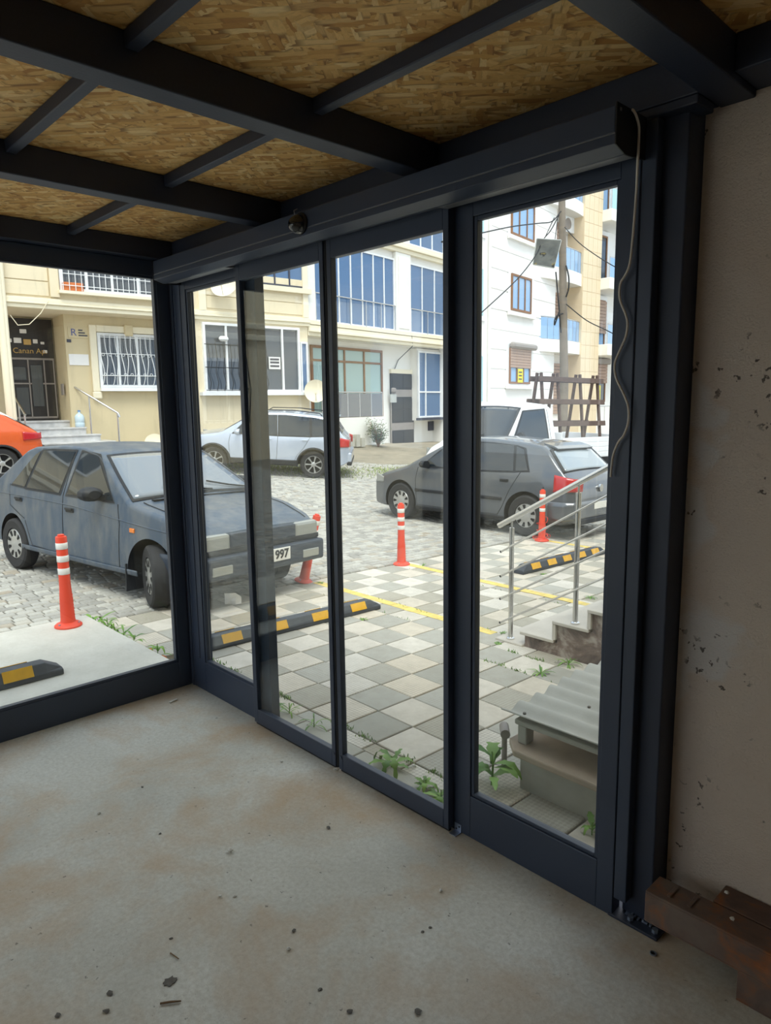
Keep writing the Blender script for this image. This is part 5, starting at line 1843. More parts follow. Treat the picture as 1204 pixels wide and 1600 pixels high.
B.window(p0, p1, z0, z1, 0.10, M['pvc'], M['sky_glass'], cols=7, fw=0.055, proud=0.06)
B.window(q0, q1, z0, z1, 0.10, M['pvc'], M['sky_glass'], cols=4, fw=0.055, proud=0.06)
B.rail(p0 + 0.03, p1 - 0.03, z0, zr, 0.0, 5)
B.rail(q0 + 0.03, q1 - 0.03, z0, zr, 0.0, 3)
for (a_, b_, pr) in ((0.25, 0.40, 0.06), (0.40, 0.50, 0.14), (0.50, 0.62, 0.08)):
    B.box('cornice_band', M['mould'], u0, u1, -pr, 0.119, z1 + a_, z1 + b_, bev=0.012)
zu = z1 + 0.62
B.window(B.u(640, 385), q1 + 0.5, zu + 0.02, zu + 2.3, 0.10, M['pvc'], M['sky_glass'], cols=5, fw=0.055, proud=0.06)
B.window(p0, p1, zu + 0.02, zu + 2.3, 0.10, M['pvc'], M['sky_glass'], cols=6, fw=0.055, proud=0.06)
# ground floor: brown framed shop windows, door, bay window
a_, b_ = B.u(485, 600, GB), B.u(596, 600, GB)
z0, z1 = B.z(560, 652, GB), B.z(560, 545, GB)
B.window(a_, b_, z0, z1, GB - 0.005, M['brownwood'], M['pale_glass'], splits=[a_, a_ + (b_ - a_) * 0.16, a_ + (b_ - a_) * 0.30, a_ + (b_ - a_) * 0.44, a_ + (b_ - a_) * 0.72, b_], rows=[z0, z0 + (z1 - z0) * 0.30, z0 + (z1 - z0) * 0.80, z1], fw=0.09, proud=0.06)
zr = B.z(560, 613, GB - 0.45)
B.box('balcony_upstand', M['bwhite'], a_, B.u(600, 670, GB - 0.5), GB - 0.5, GB - 0.001, -1.2, B.z(560, 652, GB - 0.5))
B.rail(a_ + 0.05, B.u(597, 640, GB - 0.45), B.z(560, 651, GB - 0.45), zr, GB - 0.45, 5, glass=dark_glass('smoked_glass', (96, 100, 108), 0.05, 0.9))
d0, d1 = B.u(609, 640, GB), B.u(644, 640, GB)
dz0, dz1 = B.z(627, 696, GB), B.z(627, 584, GB)
dr = B.box('door', M['doorblack'], d0, d1, GB - 0.07, GB - 0.001, dz0, dz1)
B.box('door_lintel', M['mould'], d0 - 0.02, d1 + 0.02, GB - 0.10, GB - 0.001, dz1, dz1 + 0.16)
for f0, f1 in ((0.22, 0.32), (0.68, 0.78)):
    MB().box(d0, d1, GB - 0.085, GB - 0.0705, dz0 + (dz1 - dz0) * f0, dz0 + (dz1 - dz0) * f1).build('door_band', M['taupe'], dr)
for i in range(2):
    for (f0, f1) in ((0.02, 0.20), (0.34, 0.50), (0.51, 0.66), (0.80, 0.98)):
        MB().box(d0 + (d1 - d0) * (0.04 + 0.48 * i), d0 + (d1 - d0) * (0.48 + 0.48 * i), GB - 0.082, GB - 0.0705, dz0 + (dz1 - dz0) * f0, dz0 + (dz1 - dz0) * f1).build('door_panel', M['doorblack'], dr, bevel=0.02)
mt = B.box('meter_box', M['meter'], B.u(605, 615, GB), B.u(614, 615, GB), GB - 0.16, GB - 0.0995, B.z(609, 629, GB), B.z(609, 616, GB))
B.box('meter_dome', M['taupe'], B.u(606, 610, GB), B.u(613, 610, GB), GB - 0.22, GB - 0.10, B.z(609, 614, GB), B.z(609, 606, GB), bev=0.05)
MB().cyl((d0 - 0.05, GB - 0.09, dz0), (d0 - 0.05, GB - 0.09, B.z(609, 629, GB)), 0.03, n=8).build('conduit', M['taupe'], B.root, smooth=50)
MB().tube([(B.u(641, 522), -0.05, B.z(641, 522)), (B.u(641, 540, 0.1), 0.0, B.z(641, 541, 0.1)), (B.u(630, 560, 0.4), GB - 0.05, B.z(630, 562, 0.4)), (B.u(613, 578, GB), GB - 0.06, B.z(613, 580, GB))], 0.015, 6).build('cable', M['trim'], B.root, smooth=60)
w0, w1 = B.u(652, 600, GB - 0.35), B.u(716, 600, GB - 0.35)
wz0, wz1 = B.z(675, 652, GB - 0.35), B.z(675, 550, GB - 0.35)
B.box('bay_box', M['bwhite'], w0, w1, GB - 0.33, GB - 0.001, wz0 - 0.1, wz1 + 0.1)
B.window(w0, w1, wz0, wz1, GB - 0.335, M['pvc'], M['sky_glass'], splits=[w0, w0 + (w1 - w0) * 0.17, w0 + (w1 - w0) * 0.55, w1], rows=[wz0, wz0 + (wz1 - wz0) * 0.39, wz1], fw=0.07, proud=0.07)
B.box('window_sill', M['ink'], w0 - 0.1, w1, GB - 0.55, GB - 0.34, wz0 - 0.10, wz0 - 0.005)
B.box('vent_window', M['ink'], B.u(668, 660, GB), w1, GB - 0.06, GB - 0.001, B.z(680, 672, GB), B.z(680, 658, GB))
B.box('foundation_step', M['kerb'], d0 - 0.2, d1 + 0.4, GB - 0.6, GB - 0.001, -1.2, dz0 + 0.0)

# ------------------------------------------------------------------ white sided house
FD = Facade(800, 31.5, 1420)
KD = 31.5 / 28
D = Bld('apartment_building', 'bright white building with horizontal siding and brown window frames', FD)
u0, u1 = D.u(738, 500), D.u(866, 500)
D.box('wall', M['bwhite2'], u0, u1, 0.0, 3.0, -1.0, 16.5)
zz = 0.6
for k in range(18):
    D.box('siding_board', M['bwhite2'], D.u(765, 500), u1 - 0.02, -0.03, -0.001, zz + k * 0.81 + 0.02, zz + (k + 1) * 0.81 - 0.02, bev=0.008)
MB().cyl((D.u(761, 500), -0.10, -0.5), (D.u(761, 500), -0.10, 14), 0.06, n=10).build('downpipe', M['bwhite'], D.root, smooth=50)
for zt_ in (3.4, 6.8, 10.0):
    D.box('window_surround', M['pvc'], D.u(740, 500), D.u(756, 500), -0.06, -0.001, zt_ - 1.9, zt_ + 0.3)
    D.box('side_window', M['aqua_glass'], D.u(742, 500), D.u(752, 500), -0.075, -0.0605, zt_ - 1.7, zt_ + 0.1)
for i, (xa, ya, xb, yb, sh) in enumerate(((796, 318, 832, 376, 0), (796, 434, 827, 491, 0), (793, 549, 825, 603, 0.55))):
    a_, b_ = D.u(xa, (ya + yb) / 2), D.u(xb, (ya + yb) / 2)
    xm = (xa + xb) / 2
    za, zb_ = D.z(xm, yb - 3), D.z(xm, yb - 3) + 1.36 * KD
    D.box('window_surround', M['pvc'], a_ - 0.25, b_ + 0.25, -0.05, -0.0305, za - 0.25, zb_ + 0.25, bev=0.02)
    D.box('window_sill', M['bwhite'], a_ - 0.30, b_ + 0.30, -0.20, -0.051, za - 0.22, za - 0.06)
    D.window(a_, b_, za, zb_, -0.055, M['brownwood'], M['bal_glass'], cols=3, fw=0.09, proud=0.06)
    if sh:
        for k in range(7):
            zz_ = zb_ - (k + 1) * zb_ * 0 - (k + 1) * (zb_ - za) * sh / 7
            D.box('shutter_slat', M['shutter'], a_, b_, -0.15, -0.118, zz_ + 0.004, zz_ + (zb_ - za) * sh / 7 - 0.004, bev=0.01)
        D.box('shutter_case', M['taupe'], a_ - 0.05, b_ + 0.35, -0.32, -0.06, zb_ - 0.02, zb_ + 0.24, bev=0.08)
        nt = D.box('window_notice', flat('yellow_notice', (236, 222, 60), 0.6), a_ + 0.45 * (b_ - a_) - 0.2, a_ + 0.45 * (b_ - a_) + 0.3, -0.135, -0.122, za + 0.06, za + 0.66)
        for q in (0.2, 0.45, 0.7):
            MB().box(a_ + 0.45 * (b_ - a_) - 0.12, a_ + 0.45 * (b_ - a_) + 0.2, -0.138, -0.1355, za + 0.06 + 0.6 * q, za + 0.12 + 0.6 * q).build('print_line', M['ink'], nt)

# ------------------------------------------------------------------ tan tiled tower with balconies
FE = Facade(930, 37.5, 1750)
KE = 37.5 / 33
Eb = Bld('apartment_tower', 'tan tiled apartment tower with white balconies and blue glass railings', FE)
t0, t1 = Eb.u(908, 500), Eb.u(936, 500)
l0, r1 = Eb.u(862, 500), Eb.u(985, 500)
Eb.box('wall', M['bwhite2'], l0 - 2.2, r1 + 16, 0.9, 4.0, -1.5, 22)
Eb.box('tile_pier', M['tan'], t0, t1, 0.0, 0.899, -1.5, 22)
# cladding tiles on the pier
tw, thh = (t1 - t0) / 4, 0.66
tmesh = MB().box(0.012, tw - 0.012, -0.02, -0.001, 0.012, thh - 0.012).mesh('cladding_tile')
tmesh.materials.append(M['tan'])
for k in range(24):
    for m in range(4):
        o = link('cladding_tile', tmesh, Eb.root)
        o.location = (t0 + m * tw, 0, 0.5 + k * thh)
pitch = 2.93 * KE
zref = Eb.z(950, 553)      # underside of the balcony slab above the ground floor windows
for k in range(5):
    zf = zref + pitch * k
    a_, b_ = Eb.u(935, 500) + 0.02, r1 + 1.5
    # right stack
    Eb.box('window_surround', M['pvc'], a_ + 0.1 * KE, a_ + 2.0 * KE, 0.80, 0.899, zf + 0.3 * KE, zf + 2.75 * KE)
    if k in (0, 1, 3) or k == 4:
        pass
    Eb.window(a_ + 0.3 * KE, a_ + 1.75 * KE, zf + 0.30 * KE, zf + 2.55 * KE, 0.795, M['brownwood'], M['bal_glass'] if k != 1 else M['dim_glass'], cols=2, fw=0.10, proud=0.06)
    if k == 0:
        for m in range(10):
            Eb.box('shutter_slat', M['shutter'], a_ + 0.3 * KE, a_ + 1.75 * KE, 0.66, 0.70, zf + 1.0 * KE + m * 0.15 * KE + 0.006, zf + 1.0 * KE + (m + 1) * 0.15 * KE - 0.006, bev=0.01)
    Eb.box('balcony_slab', M['bwhite'], a_, b_, -0.55, 0.899, zf - 0.12 * KE, zf + 0.38 * KE, bev=0.02)
    Eb.rail(a_ + 0.06 * KE, b_ - 0.1, zf + 0.40 * KE, zf + 1.28 * KE, -0.48, 5, glass=M['bal_glass'] if k < 2 else M['aqua_glass'])
    # left stack between the white house and the pier, curved fronts
    arc = []
    lw = t0 - (l0 - 2.0)
    for m in range(11):
        x = l0 - 2.0 + lw * m / 10
        arc.append((x, 0.55 - 1.05 * math.sin(math.pi * (0.5 * m / 10 + 0.25)) + 0.25))
    poly = arc + [(t0, 0.899), (l0 - 2.0, 0.899)]
    MB().prism(poly, 2, zf - 0.12 * KE, zf + 0.40 * KE).build('curved_slab', M['bwhite'], Eb.root)
    rl = MB().tube([(x, y + 0.06, zf + 1.30 * KE) for x, y in arc], 0.025, 6).build('balcony_rail', M['chrome'], Eb.root, smooth=60)
    for m in range(10):
        (xa, ya), (xb, yb) = arc[m], arc[m + 1]
        q = MB()
        q.add([(xa + 0.02, ya + 0.05, zf + 0.42 * KE), (xb - 0.02, yb + 0.05, zf + 0.42 * KE), (xb - 0.02, yb + 0.05, zf + 1.27 * KE), (xa + 0.02, ya + 0.05, zf + 1.27 * KE), (xa + 0.02, ya + 0.065, zf + 0.42 * KE), (xb - 0.02, yb + 0.065, zf + 0.42 * KE), (xb - 0.02, yb + 0.065, zf + 1.27 * KE), (xa + 0.02, ya + 0.065, zf + 1.27 * KE)], [(0, 1, 2, 3), (7, 6, 5, 4), (0, 1, 5, 4), (1, 2, 6, 5), (2, 3, 7, 6), (3, 0, 4, 7)])
        q.build('glass_panel', M['bal_glass'], rl)
    if k < 2:
        n = 15
        for m in range(n):
            Eb.box('shutter_slat', M['shutter'], l0 - 0.3, t0 - 0.35, 0.80, 0.84, zf + 0.45 * KE + m * 0.14 * KE + 0.006, zf + 0.45 * KE + (m + 1) * 0.14 * KE - 0.006, bev=0.01)
    else:
        Eb.window(l0 - 0.2, t0 - 0.7, zf + 0.4 * KE, zf + 2.4 * KE, 0.895, M['brownwood'], M['dim_glass'], cols=2, fw=0.1)
# ground floor right: shutter half down, yellow notice, rail
a_ = Eb.u(937, 590)
zf = zref - pitch
Eb.window(a_ + 0.2 * KE, a_ + 1.9 * KE, zf + 0.7 * KE, zf + 2.5 * KE, 0.895, M['brownwood'], M['dim_glass'], cols=2, fw=0.10)
for m in range(6):
    Eb.box('shutter_slat', M['shutter'], a_ + 0.2 * KE, a_ + 1.9 * KE, 0.76, 0.80, zf + 1.6 * KE + m * 0.15 * KE + 0.006, zf + 1.6 * KE + (m + 1) * 0.15 * KE - 0.006, bev=0.01)
Eb.box('shutter_case', M['taupe'], a_ + 0.1 * KE, a_ + 2.0 * KE, 0.60, 0.899, zf + 2.5 * KE, zf + 2.78 * KE, bev=0.05)
nt = Eb.box('window_notice', bpy.data.materials['yellow_notice'], a_ + 0.75 * KE, a_ + 1.35 * KE, 0.80, 0.82, zf + 0.75 * KE, zf + 1.5 * KE)
for q in (0.2, 0.45, 0.7):
    MB().box(a_ + 0.82 * KE, a_ + 1.25 * KE, 0.795, 0.7995, zf + 0.75 * KE + 0.7 * q, zf + 0.82 * KE + 0.7 * q).build('print_line', M['ink'], nt)
Eb.rail(a_, a_ + 3.0 * KE, zf - 0.4 * KE, zf + 0.5 * KE, 0.3, 6)
Eb.box('terrace_wall', M['bwhite'], a_ - 0.2, a_ + 5, 0.28, 0.90, -1.5, zf - 0.40 * KE)
n = 16
for m in range(n):
    Eb.box('shutter_slat', M['shutter'], l0 - 0.3, t0 - 0.35, 0.80, 0.84, zf + 0.2 * KE + m * 0.14 * KE + 0.006, zf + 0.2 * KE + (m + 1) * 0.14 * KE - 0.006, bev=0.01)
# air conditioner on the tower
p_ = FE.pt(Eb.u(893, 355, 0.4), 0.75, Eb.z(893, 362, 0.4))
ac = thing('air_conditioner', 'white air conditioner unit on the balcony of the tan tower', 'air conditioner', p_, FE.ang)
MB().box(-0.55, 0.55, -0.20, 0.14, 0.0, 0.75).build('case', M['pvc'], ac, bevel=0.02)
MB().lathe([(0.27, 0.0), (0.27, 0.02), (0.25, 0.02)], 24, Matrix.Translation((-0.1, -0.201, 0.38)) @ Matrix.Rotation(math.radians(90), 4, 'X')).build('fan_grille', M['taupe'], ac, smooth=40)
MB().box(-0.45, 0.45, -0.15, 0.14, -0.05, 0.0).build('bracket', M['chrome'], ac)

# ------------------------------------------------------------------ utility pole with wires and hanging board
pb = ground(884, 697)
d_ = ray(880, 640)
dp = 21.0
base = CAM_LOC + d_ * (dp / (d_.x * VIEW.x + d_.y * VIEW.y))
gz = gh(base.x, base.y)
pole = thing('utility_pole', 'weathered wooden utility pole carrying sagging wires', 'pole', (base.x, base.y, gz))
M['polewood'] = flat('weathered_pole_wood', (132, 122, 110), 0.85, 0, 0.22, 3)
def pole_at(px, py, dd=0.0):
    r_ = ray(px, py)
    return CAM_LOC + r_ * ((dp - dd) / (r_.x * VIEW.x + r_.y * VIEW.y))
top = pole_at(877, 268) - base
low = pole_at(881, 600) - base
MB().tube([(0, 0, gz * 0 - 0.3), (low.x, low.y, low.z + base.z - gz), (top.x, top.y, top.z + base.z - gz), (top.x * 1.05, top.y * 1.05, top.z + base.z - gz + 0.8)], [0.145, 0.125, 0.095, 0.09], 14).build('shaft', M['polewood'], pole, smooth=60)
off = Vector((base.x, base.y, gz))
def wire(pxs, r=0.016, name='wire', dd=0.2):
    ps = [pole_at(a, b, c) - off for a, b, c in pxs]
    return MB().tube(smooth_path(ps, 5), r, 6).build(name, M['trim'], pole, smooth=60)
wire([(876, 330, 0.15), (862, 346, 0.3), (840, 349, 1.0), (800, 354, 3.0), (748, 365, 5.5), (690, 378, 9.0)])
wire([(873, 336, 0.15), (860, 360, 0.2), (848, 375, 0.3), (836, 400, 0.8), (806, 438, 1.6), (748, 492, 4.0)], 0.014)
wire([(882, 355, 0.15), (905, 380, 0.6), (940, 405, 1.4), (975, 425, 2.2)], 0.014)
wire([(884, 475, 0.15), (915, 500, 0.5), (945, 515, 1.0), (975, 530, 1.5)], 0.016)
wire([(884, 415, 0.14), (888, 432, 0.22), (888, 450, 0.22), (884, 464, 0.14)], 0.022, 'cable_loop')
wire([(868, 425, 0.16), (872, 470, 0.22), (876, 520, 0.18)], 0.02, 'cable_loop')
wire([(879, 490, 0.16), (868, 495, 0.3), (866, 508, 0.3), (874, 485, 0.3), (868, 500, 0.25)], 0.02, 'cable_loop')
pb_ = [pole_at(a, b, 0.45) for a, b in ((832.5, 413), (865, 418.5), (876, 375.5), (838.5, 373))]
nb = (pb_[1] - pb_[0]).cross(pb_[3] - pb_[0]).normalized() * 0.02
cb = sum(pb_, Vector()) / 4
board = thing('hanging_board', 'tilted grey picture board hanging beside the utility pole', 'sign', cb)
def m_board():
    t = NT('grey_picture_print')
    p = t.coord('Object')
    c = t.ramp(t.noise(p, 2.2, 4), [(0.35, lin((74, 76, 74))), (0.6, lin((104, 106, 102)))])
    c = t.mix(t.ramp(t.noise(p, 3.4, 2, 0.5), [(0.58, 0.0), (0.62, 1.0)]), c, lin((46, 44, 40)))
    c = t.mix(t.ramp(t.noise(p, 4.1, 2, 0.5), [(0.62, 0.0), (0.66, 0.8)]), c, lin((140, 126, 72)))
    t.color(c)
    t.rough(0.6)
    return t.m
vs = [p - cb for p in pb_]
MB().add([v - nb for v in vs] + [v + nb for v in vs], [(0, 1, 2, 3), (7, 6, 5, 4), (0, 1, 5, 4), (1, 2, 6, 5), (2, 3, 7, 6), (3, 0, 4, 7)]).build('panel', m_board(), board)
fr_ = MB()
for a_, b_ in zip(vs, vs[1:] + vs[:1]):
    fr_.tube([a_, b_], 0.022, 6)
fr_.build('edge_frame', M['meter'], board)
for f_ in (0.3, 0.75):
    a_ = vs[3].lerp(vs[2], f_)
    MB().tube([a_, pole_at(862 + 12 * f_, 340, 0.2) - cb], 0.012, 5).build('hanging_wire', M['trim'], board)
# ================================================================== STAIR, RAILING, LOW WALL, PLANTS
M['limestone'] = flat('limestone_tread', (196, 190, 180), 0.6, 0, 0.08, 6)
def m_peel():
    t = NT('peeling_stair_render')
    p = t.worldpos()
    c = t.ramp(t.noise(p, 4.0, 6, 0.65, 0.6), [(0.36, lin((92, 82, 78))), (0.48, lin((128, 112, 104))), (0.56, lin((168, 158, 148))), (0.7, lin((186, 180, 172)))])
    c = t.mix(t.ramp(t.noise(p, 7.0, 4), [(0.6, 0.0), (0.68, 0.8)]), c, lin((70, 62, 62)))
    t.color(c)
    t.rough(0.9)
    t.bump(t.noise(p, 30, 4), 0.4, 0.01)
    return t.m
M['peel'] = m_peel()
stt = thing('entrance_stair', 'stone stair with pale treads and peeling side wall', 'stair', (0.70, 2.40, -0.20))
def sl(mb):
    mb.v = [(x - 0.70, y - 2.40, z + 0.20) for x, y, z in mb.v]
    return mb
for k in range(6):
    x0 = 0.70 + 0.283 * k
    z1 = -0.082 + 0.144 * k
    sl(MB().box(x0 + 0.012, x0 + 0.294, 2.40, 3.55, -0.23, z1 - 0.026)).build('riser_block', M['peel'], stt)
    sl(MB().box(x0 - 0.017, x0 + 0.281 if k < 5 else x0 + 0.585, 2.37, 3.58, z1 - 0.025, z1)).build('tread', M['limestone'], stt, bevel=0.004)
    if k:
        sl(MB().box(x0 - 0.016, x0 + 0.010, 2.376, 3.575, z1 - 0.143, z1 - 0.026)).build('riser', M['limestone'], stt)
sl(MB().box(0.45, 0.708, 2.37, 3.56, -0.24, -0.186)).build('foot_slab', M['limestone'], stt, bevel=0.006)
rg = thing('stair_railing', 'stainless steel stair railing with sloping handrail and thin bars', 'railing', (0.556, 2.43, -0.186))
def rgp(mb):
    mb.v = [(x - 0.556, y - 2.43, z + 0.186) for x, y, z in mb.v]
    return mb
yr = 2.43
def hz(x):
    return 0.70 + (x - 0.433) * 0.56
for x, zb in ((0.556, -0.186), (1.122, 0.0625), (1.375, 0.2065), (1.83, 0.3505)):
    zt_ = hz(x) - 0.07
    po = rgp(MB().cyl((x, yr, zb), (x, yr, zt_), 0.019, n=16)).build('post', M['chrome'], rg, smooth=50)
    rgp(MB().lathe([(0.032, 0.0), (0.032, 0.008), (0.022, 0.016)], 16, Matrix.Translation((x, yr, zb)))).build('foot_flange', M['chrome'], po, smooth=40)
    rgp(MB().cyl((x, yr, zt_), (x, yr, hz(x)), 0.007, n=8)).build('handrail_pin', M['chrome'], po, smooth=50)
rgp(MB().tube([(0.433, yr, hz(0.433)), (2.0, yr, hz(2.0))], 0.021, 16)).build('handrail', M['chrome'], rg, smooth=50)
for z0 in (0.505, 0.310, 0.128, -0.065):
    rgp(MB().tube([(0.478, yr - 0.027, z0), (2.0, yr - 0.027, z0 + (2.0 - 0.478) * 0.585)], 0.008, 10)).build('bar', M['chrome'], rg, smooth=50)
    o = rgp(MB().cyl((0.470, yr - 0.027, z0 - 0.004), (0.480, yr - 0.027, z0 + 0.001), 0.009, n=10)).build('bar_cap', M['black'], rg, smooth=50)
# low wall with ledge
M['ledge'] = flat('dusty_pink_ledge', (186, 168, 150), 0.85, 0, 0.12, 7, 0.2, 90)
lw = thing('concrete_ledge', 'low concrete block with dusty ledge beside the side light', 'ledge', (1.9, 0.66, -0.17))
def lwp(mb):
    mb.v = [(x - 1.9, y - 0.66, z + 0.17) for x, y, z in mb.v]
    return mb
lwp(MB().box(1.905, 3.30, 0.66, 1.30, -0.20, -0.005)).build('wall_block', M['kerb'], lw, bevel=0.006)
lwp(MB().prism([(1.80, 0.72), (1.885, 0.635), (3.30, 0.615), (3.30, 1.34), (1.80, 1.34)], 2, -0.004, 0.03)).build('ledge', M['ledge'], lw, bevel=0.008, seg=2)
lwp(MB().box(1.855, 1.905, 0.71, 0.775, 0.0305, 0.122)).build('stub_post', M['kerb'], lw, bevel=0.004)
lwp(MB().box(2.45, 2.51, 0.71, 0.775, 0.0305, 0.122)).build('stub_post', M['kerb'], lw, bevel=0.004)
lwp(MB().box(1.84, 3.2, 0.705, 0.76, 0.1225, 0.148)).build('support_batten', M['kerb'], lw, bevel=0.004)
lwp(MB().box(1.84, 3.2, 1.25, 1.30, 0.0305, 0.148)).build('support_batten', M['kerb'], lw, bevel=0.004)
q = on_plane(795.8, 1139.8, 1, 0.70)
pe = thing('pipe_end', 'round grey pipe stub at the corner of the concrete ledge', 'pipe', (1.770, 0.725, -0.1625))
MB().cyl((0.012, -0.012, 0.205), (-0.05, 0.06, 0.205), 0.024, n=20).build('pipe', M['taupe'], pe, smooth=50)
MB().cyl((-0.035, 0.045, 0.0), (-0.035, 0.045, 0.20), 0.014, n=12).build('stem', M['taupe'], pe, smooth=50)
cs = thing('corrugated_sheet', 'weathered grey corrugated roofing sheet resting on the concrete ledge', 'roofing sheet', (1.77, 0.72, 0.149))
wave = []
n = 120
Wd = 1.38
for k in range(n + 1):
    y = Wd * k / n
    wave.append((y - 0.025, 0.017 + 0.016 * math.cos(2 * math.pi * y / 0.138)))
rows = []
for x in (0.0, 0.5, 1.0, 1.45):
    rows.append([(x + (0.012 * math.sin(7 * y) if x == 0 else 0), y, z) for y, z in wave])
M['eternit'] = flat('weathered_fibre_cement', (186, 184, 176), 0.8, 0, 0.16, 4, 0.25, 70)
o = MB().grid(rows).build('sheet', M['eternit'], cs, smooth=60)
m = o.modifiers.new('solid', 'SOLIDIFY')
m.thickness = 0.006
m.offset = 1.0
for x, k in ((0.12, 0), (0.62, 0), (0.95, 0), (0.30, 2), (0.80, 3)):
    y = 0.138 * k
    MB().cyl((x, y - 0.025 + 0.02, 0.034), (x, y - 0.025 + 0.02, 0.042), 0.008, n=8).build('nail_head', M['tar'], cs)

# ------------------------------------------------------------------ weeds
def leaf_rows(L, W, bend, twist, jag=0.0, n=7, seed=0):
    r = random.Random(seed)
    rows = []
    for k in range(n + 1):
        t = k / n
        w = W * math.sin(math.pi * min(1, t * 0.92 + 0.06)) ** 0.8
        if jag and k % 2 and 0 < k < n:
            w *= 1 - jag
        a = bend * t
        c = Vector((L * t * math.cos(a * 0.6), 0, L * t * math.sin(0.9 - a) * 0.9))
        rows.append([c + Vector((0, -w, 0.15 * w)), c, c + Vector((0, w, 0.15 * w))])
    return rows
def weed(label, loc, n=7, L=0.10, W=0.018, jag=0.5, up=0.0, seed=1, leaf_parts=False, group='weeds along the paving', mat=None):
    r = random.Random(seed)
    t = thing('weed_plant', label, 'plant', loc, group=group) if leaf_parts else None
    mb = MB()
    for k in range(n):
        a = 6.283 * k / n + r.random() * 0.6
        rows = leaf_rows(L * (0.7 + 0.5 * r.random()), W * (0.7 + 0.5 * r.random()), 0.5 + 0.9 * r.random(), 0, jag, seed=seed * 31 + k)
        T = Matrix.Translation((0, 0, up * r.random())) @ Matrix.Rotation(a, 4, 'Z')
        rr = [[T @ p for p in row] for row in rows]
        if leaf_parts:
            MB().grid(rr).build('leaf', mat or M['leaf'], t, smooth=60)
        else:
            mb.grid(rr)
    if leaf_parts:
        if up:
            MB().tube([(0, 0, -0.005), (0.004, 0.003, up * 0.6), (0.0, 0.0, up * 1.05)], [0.006, 0.005, 0.003], 6).build('stem', mat or M['leaf'], t, smooth=60)
        return t
    mb.tube([(0, 0, -0.01), (0, 0, 0.02 + up)], 0.003, 5)
    o = mb.build('weed_plant', mat or M['leaf'], smooth=60)
    o.location = loc
    return tag(o, label, 'plant', group)
def wl(px, py, dx=0, dy=0):
    q = ground(px, py)
    return (q.x + dx, q.y + dy, gplane(q.x + dx, q.y + dy) - 0.006)
weed('tall leafy weed at the corner of the concrete ledge', (1.80, 0.585, -0.158), 9, 0.20, 0.032, 0.35, 0.16, 3, True)
weed('jagged dandelion growing under the right sliding leaf', (1.36, 0.345, -0.150), 8, 0.15, 0.022, 0.55, 0.06, 4, True)
weed('low bright weed by the kerb near the end of the sliding leaf', (1.62, 0.315, -0.147), 9, 0.09, 0.014, 0.4, 0.03, 5)
weed('small bright green weed beside the bracket end of the kerb', (1.73, 0.30, -0.147), 9, 0.085, 0.015, 0.3, 0.03, 6)
weed('thin grassy weed between kerb and left sliding leaf', (0.50, 0.345, -0.146), 9, 0.12, 0.005, 0.0, 0.05, 7)
weed('wispy weed on the kerb under the left sliding leaf', (0.74, 0.34, -0.146), 8, 0.12, 0.006, 0.2, 0.05, 8)
weed('tiny weed at the foot of the corner side light', (0.37, 0.36, -0.145), 6, 0.06, 0.010, 0.3, 0.0, 9)
weed('weed at the base of the concrete ledge close to the column', (2.34, 0.57, -0.155), 6, 0.07, 0.014, 0.3, 0.03, 10)
weed('grass tuft growing out of the stair foot', wl(868, 1048, 0, 0.16), 14, 0.13, 0.005, 0.0, 0.02, 11)
weed('spreading green tuft by the peeling stair wall', wl(845, 1052), 12, 0.11, 0.006, 0.0, 0.0, 12)
weed('moss-like weed beside the foot of the railing', wl(778, 1005), 8, 0.05, 0.010, 0.3, 0.0, 13)
weed('small weed on the yellow line by the railing', wl(785, 989), 9, 0.05, 0.008, 0.3, 0.0, 14)
weed('weed tuft by the upright bollard', wl(661, 884), 8, 0.06, 0.008, 0.2, 0.02, 15)
weed('weed tuft beside the leaning bollard', wl(500, 911), 8, 0.06, 0.008, 0.2, 0.0, 16)
weed('small weed in front of the wheel stop end', wl(567, 968), 7, 0.05, 0.008, 0.2, 0.0, 17)
weed('small weed along the far wheel stop', wl(848, 897), 8, 0.06, 0.008, 0.2, 0.0, 18)
weed('weed beside the far railing foot', wl(922, 934), 8, 0.08, 0.008, 0.2, 0.0, 19)
for i, (x, y, L_, lab) in enumerate(((-1.97, 0.17, 0.20, 'spiky weed at the outer corner of the concrete apron'), (-1.62, 0.20, 0.13, 'bushy weed along the apron edge below the front wheel'), (-1.42, 0.19, 0.12, 'trailing weed along the apron edge'), (-1.22, 0.18, 0.10, 'round-leaved weed at the apron edge near red rubble'), (-0.92, 0.22, 0.10, 'weed tuft beside the red rubble'), (-1.80, 0.22, 0.12, 'low weed between apron and tiles'))):
    weed(lab, (x, y, gplane(x, y) - 0.004), 11, L_, 0.012 if i else 0.016, 0.2, 0.09 if i != 0 else 0.07, 30 + i)
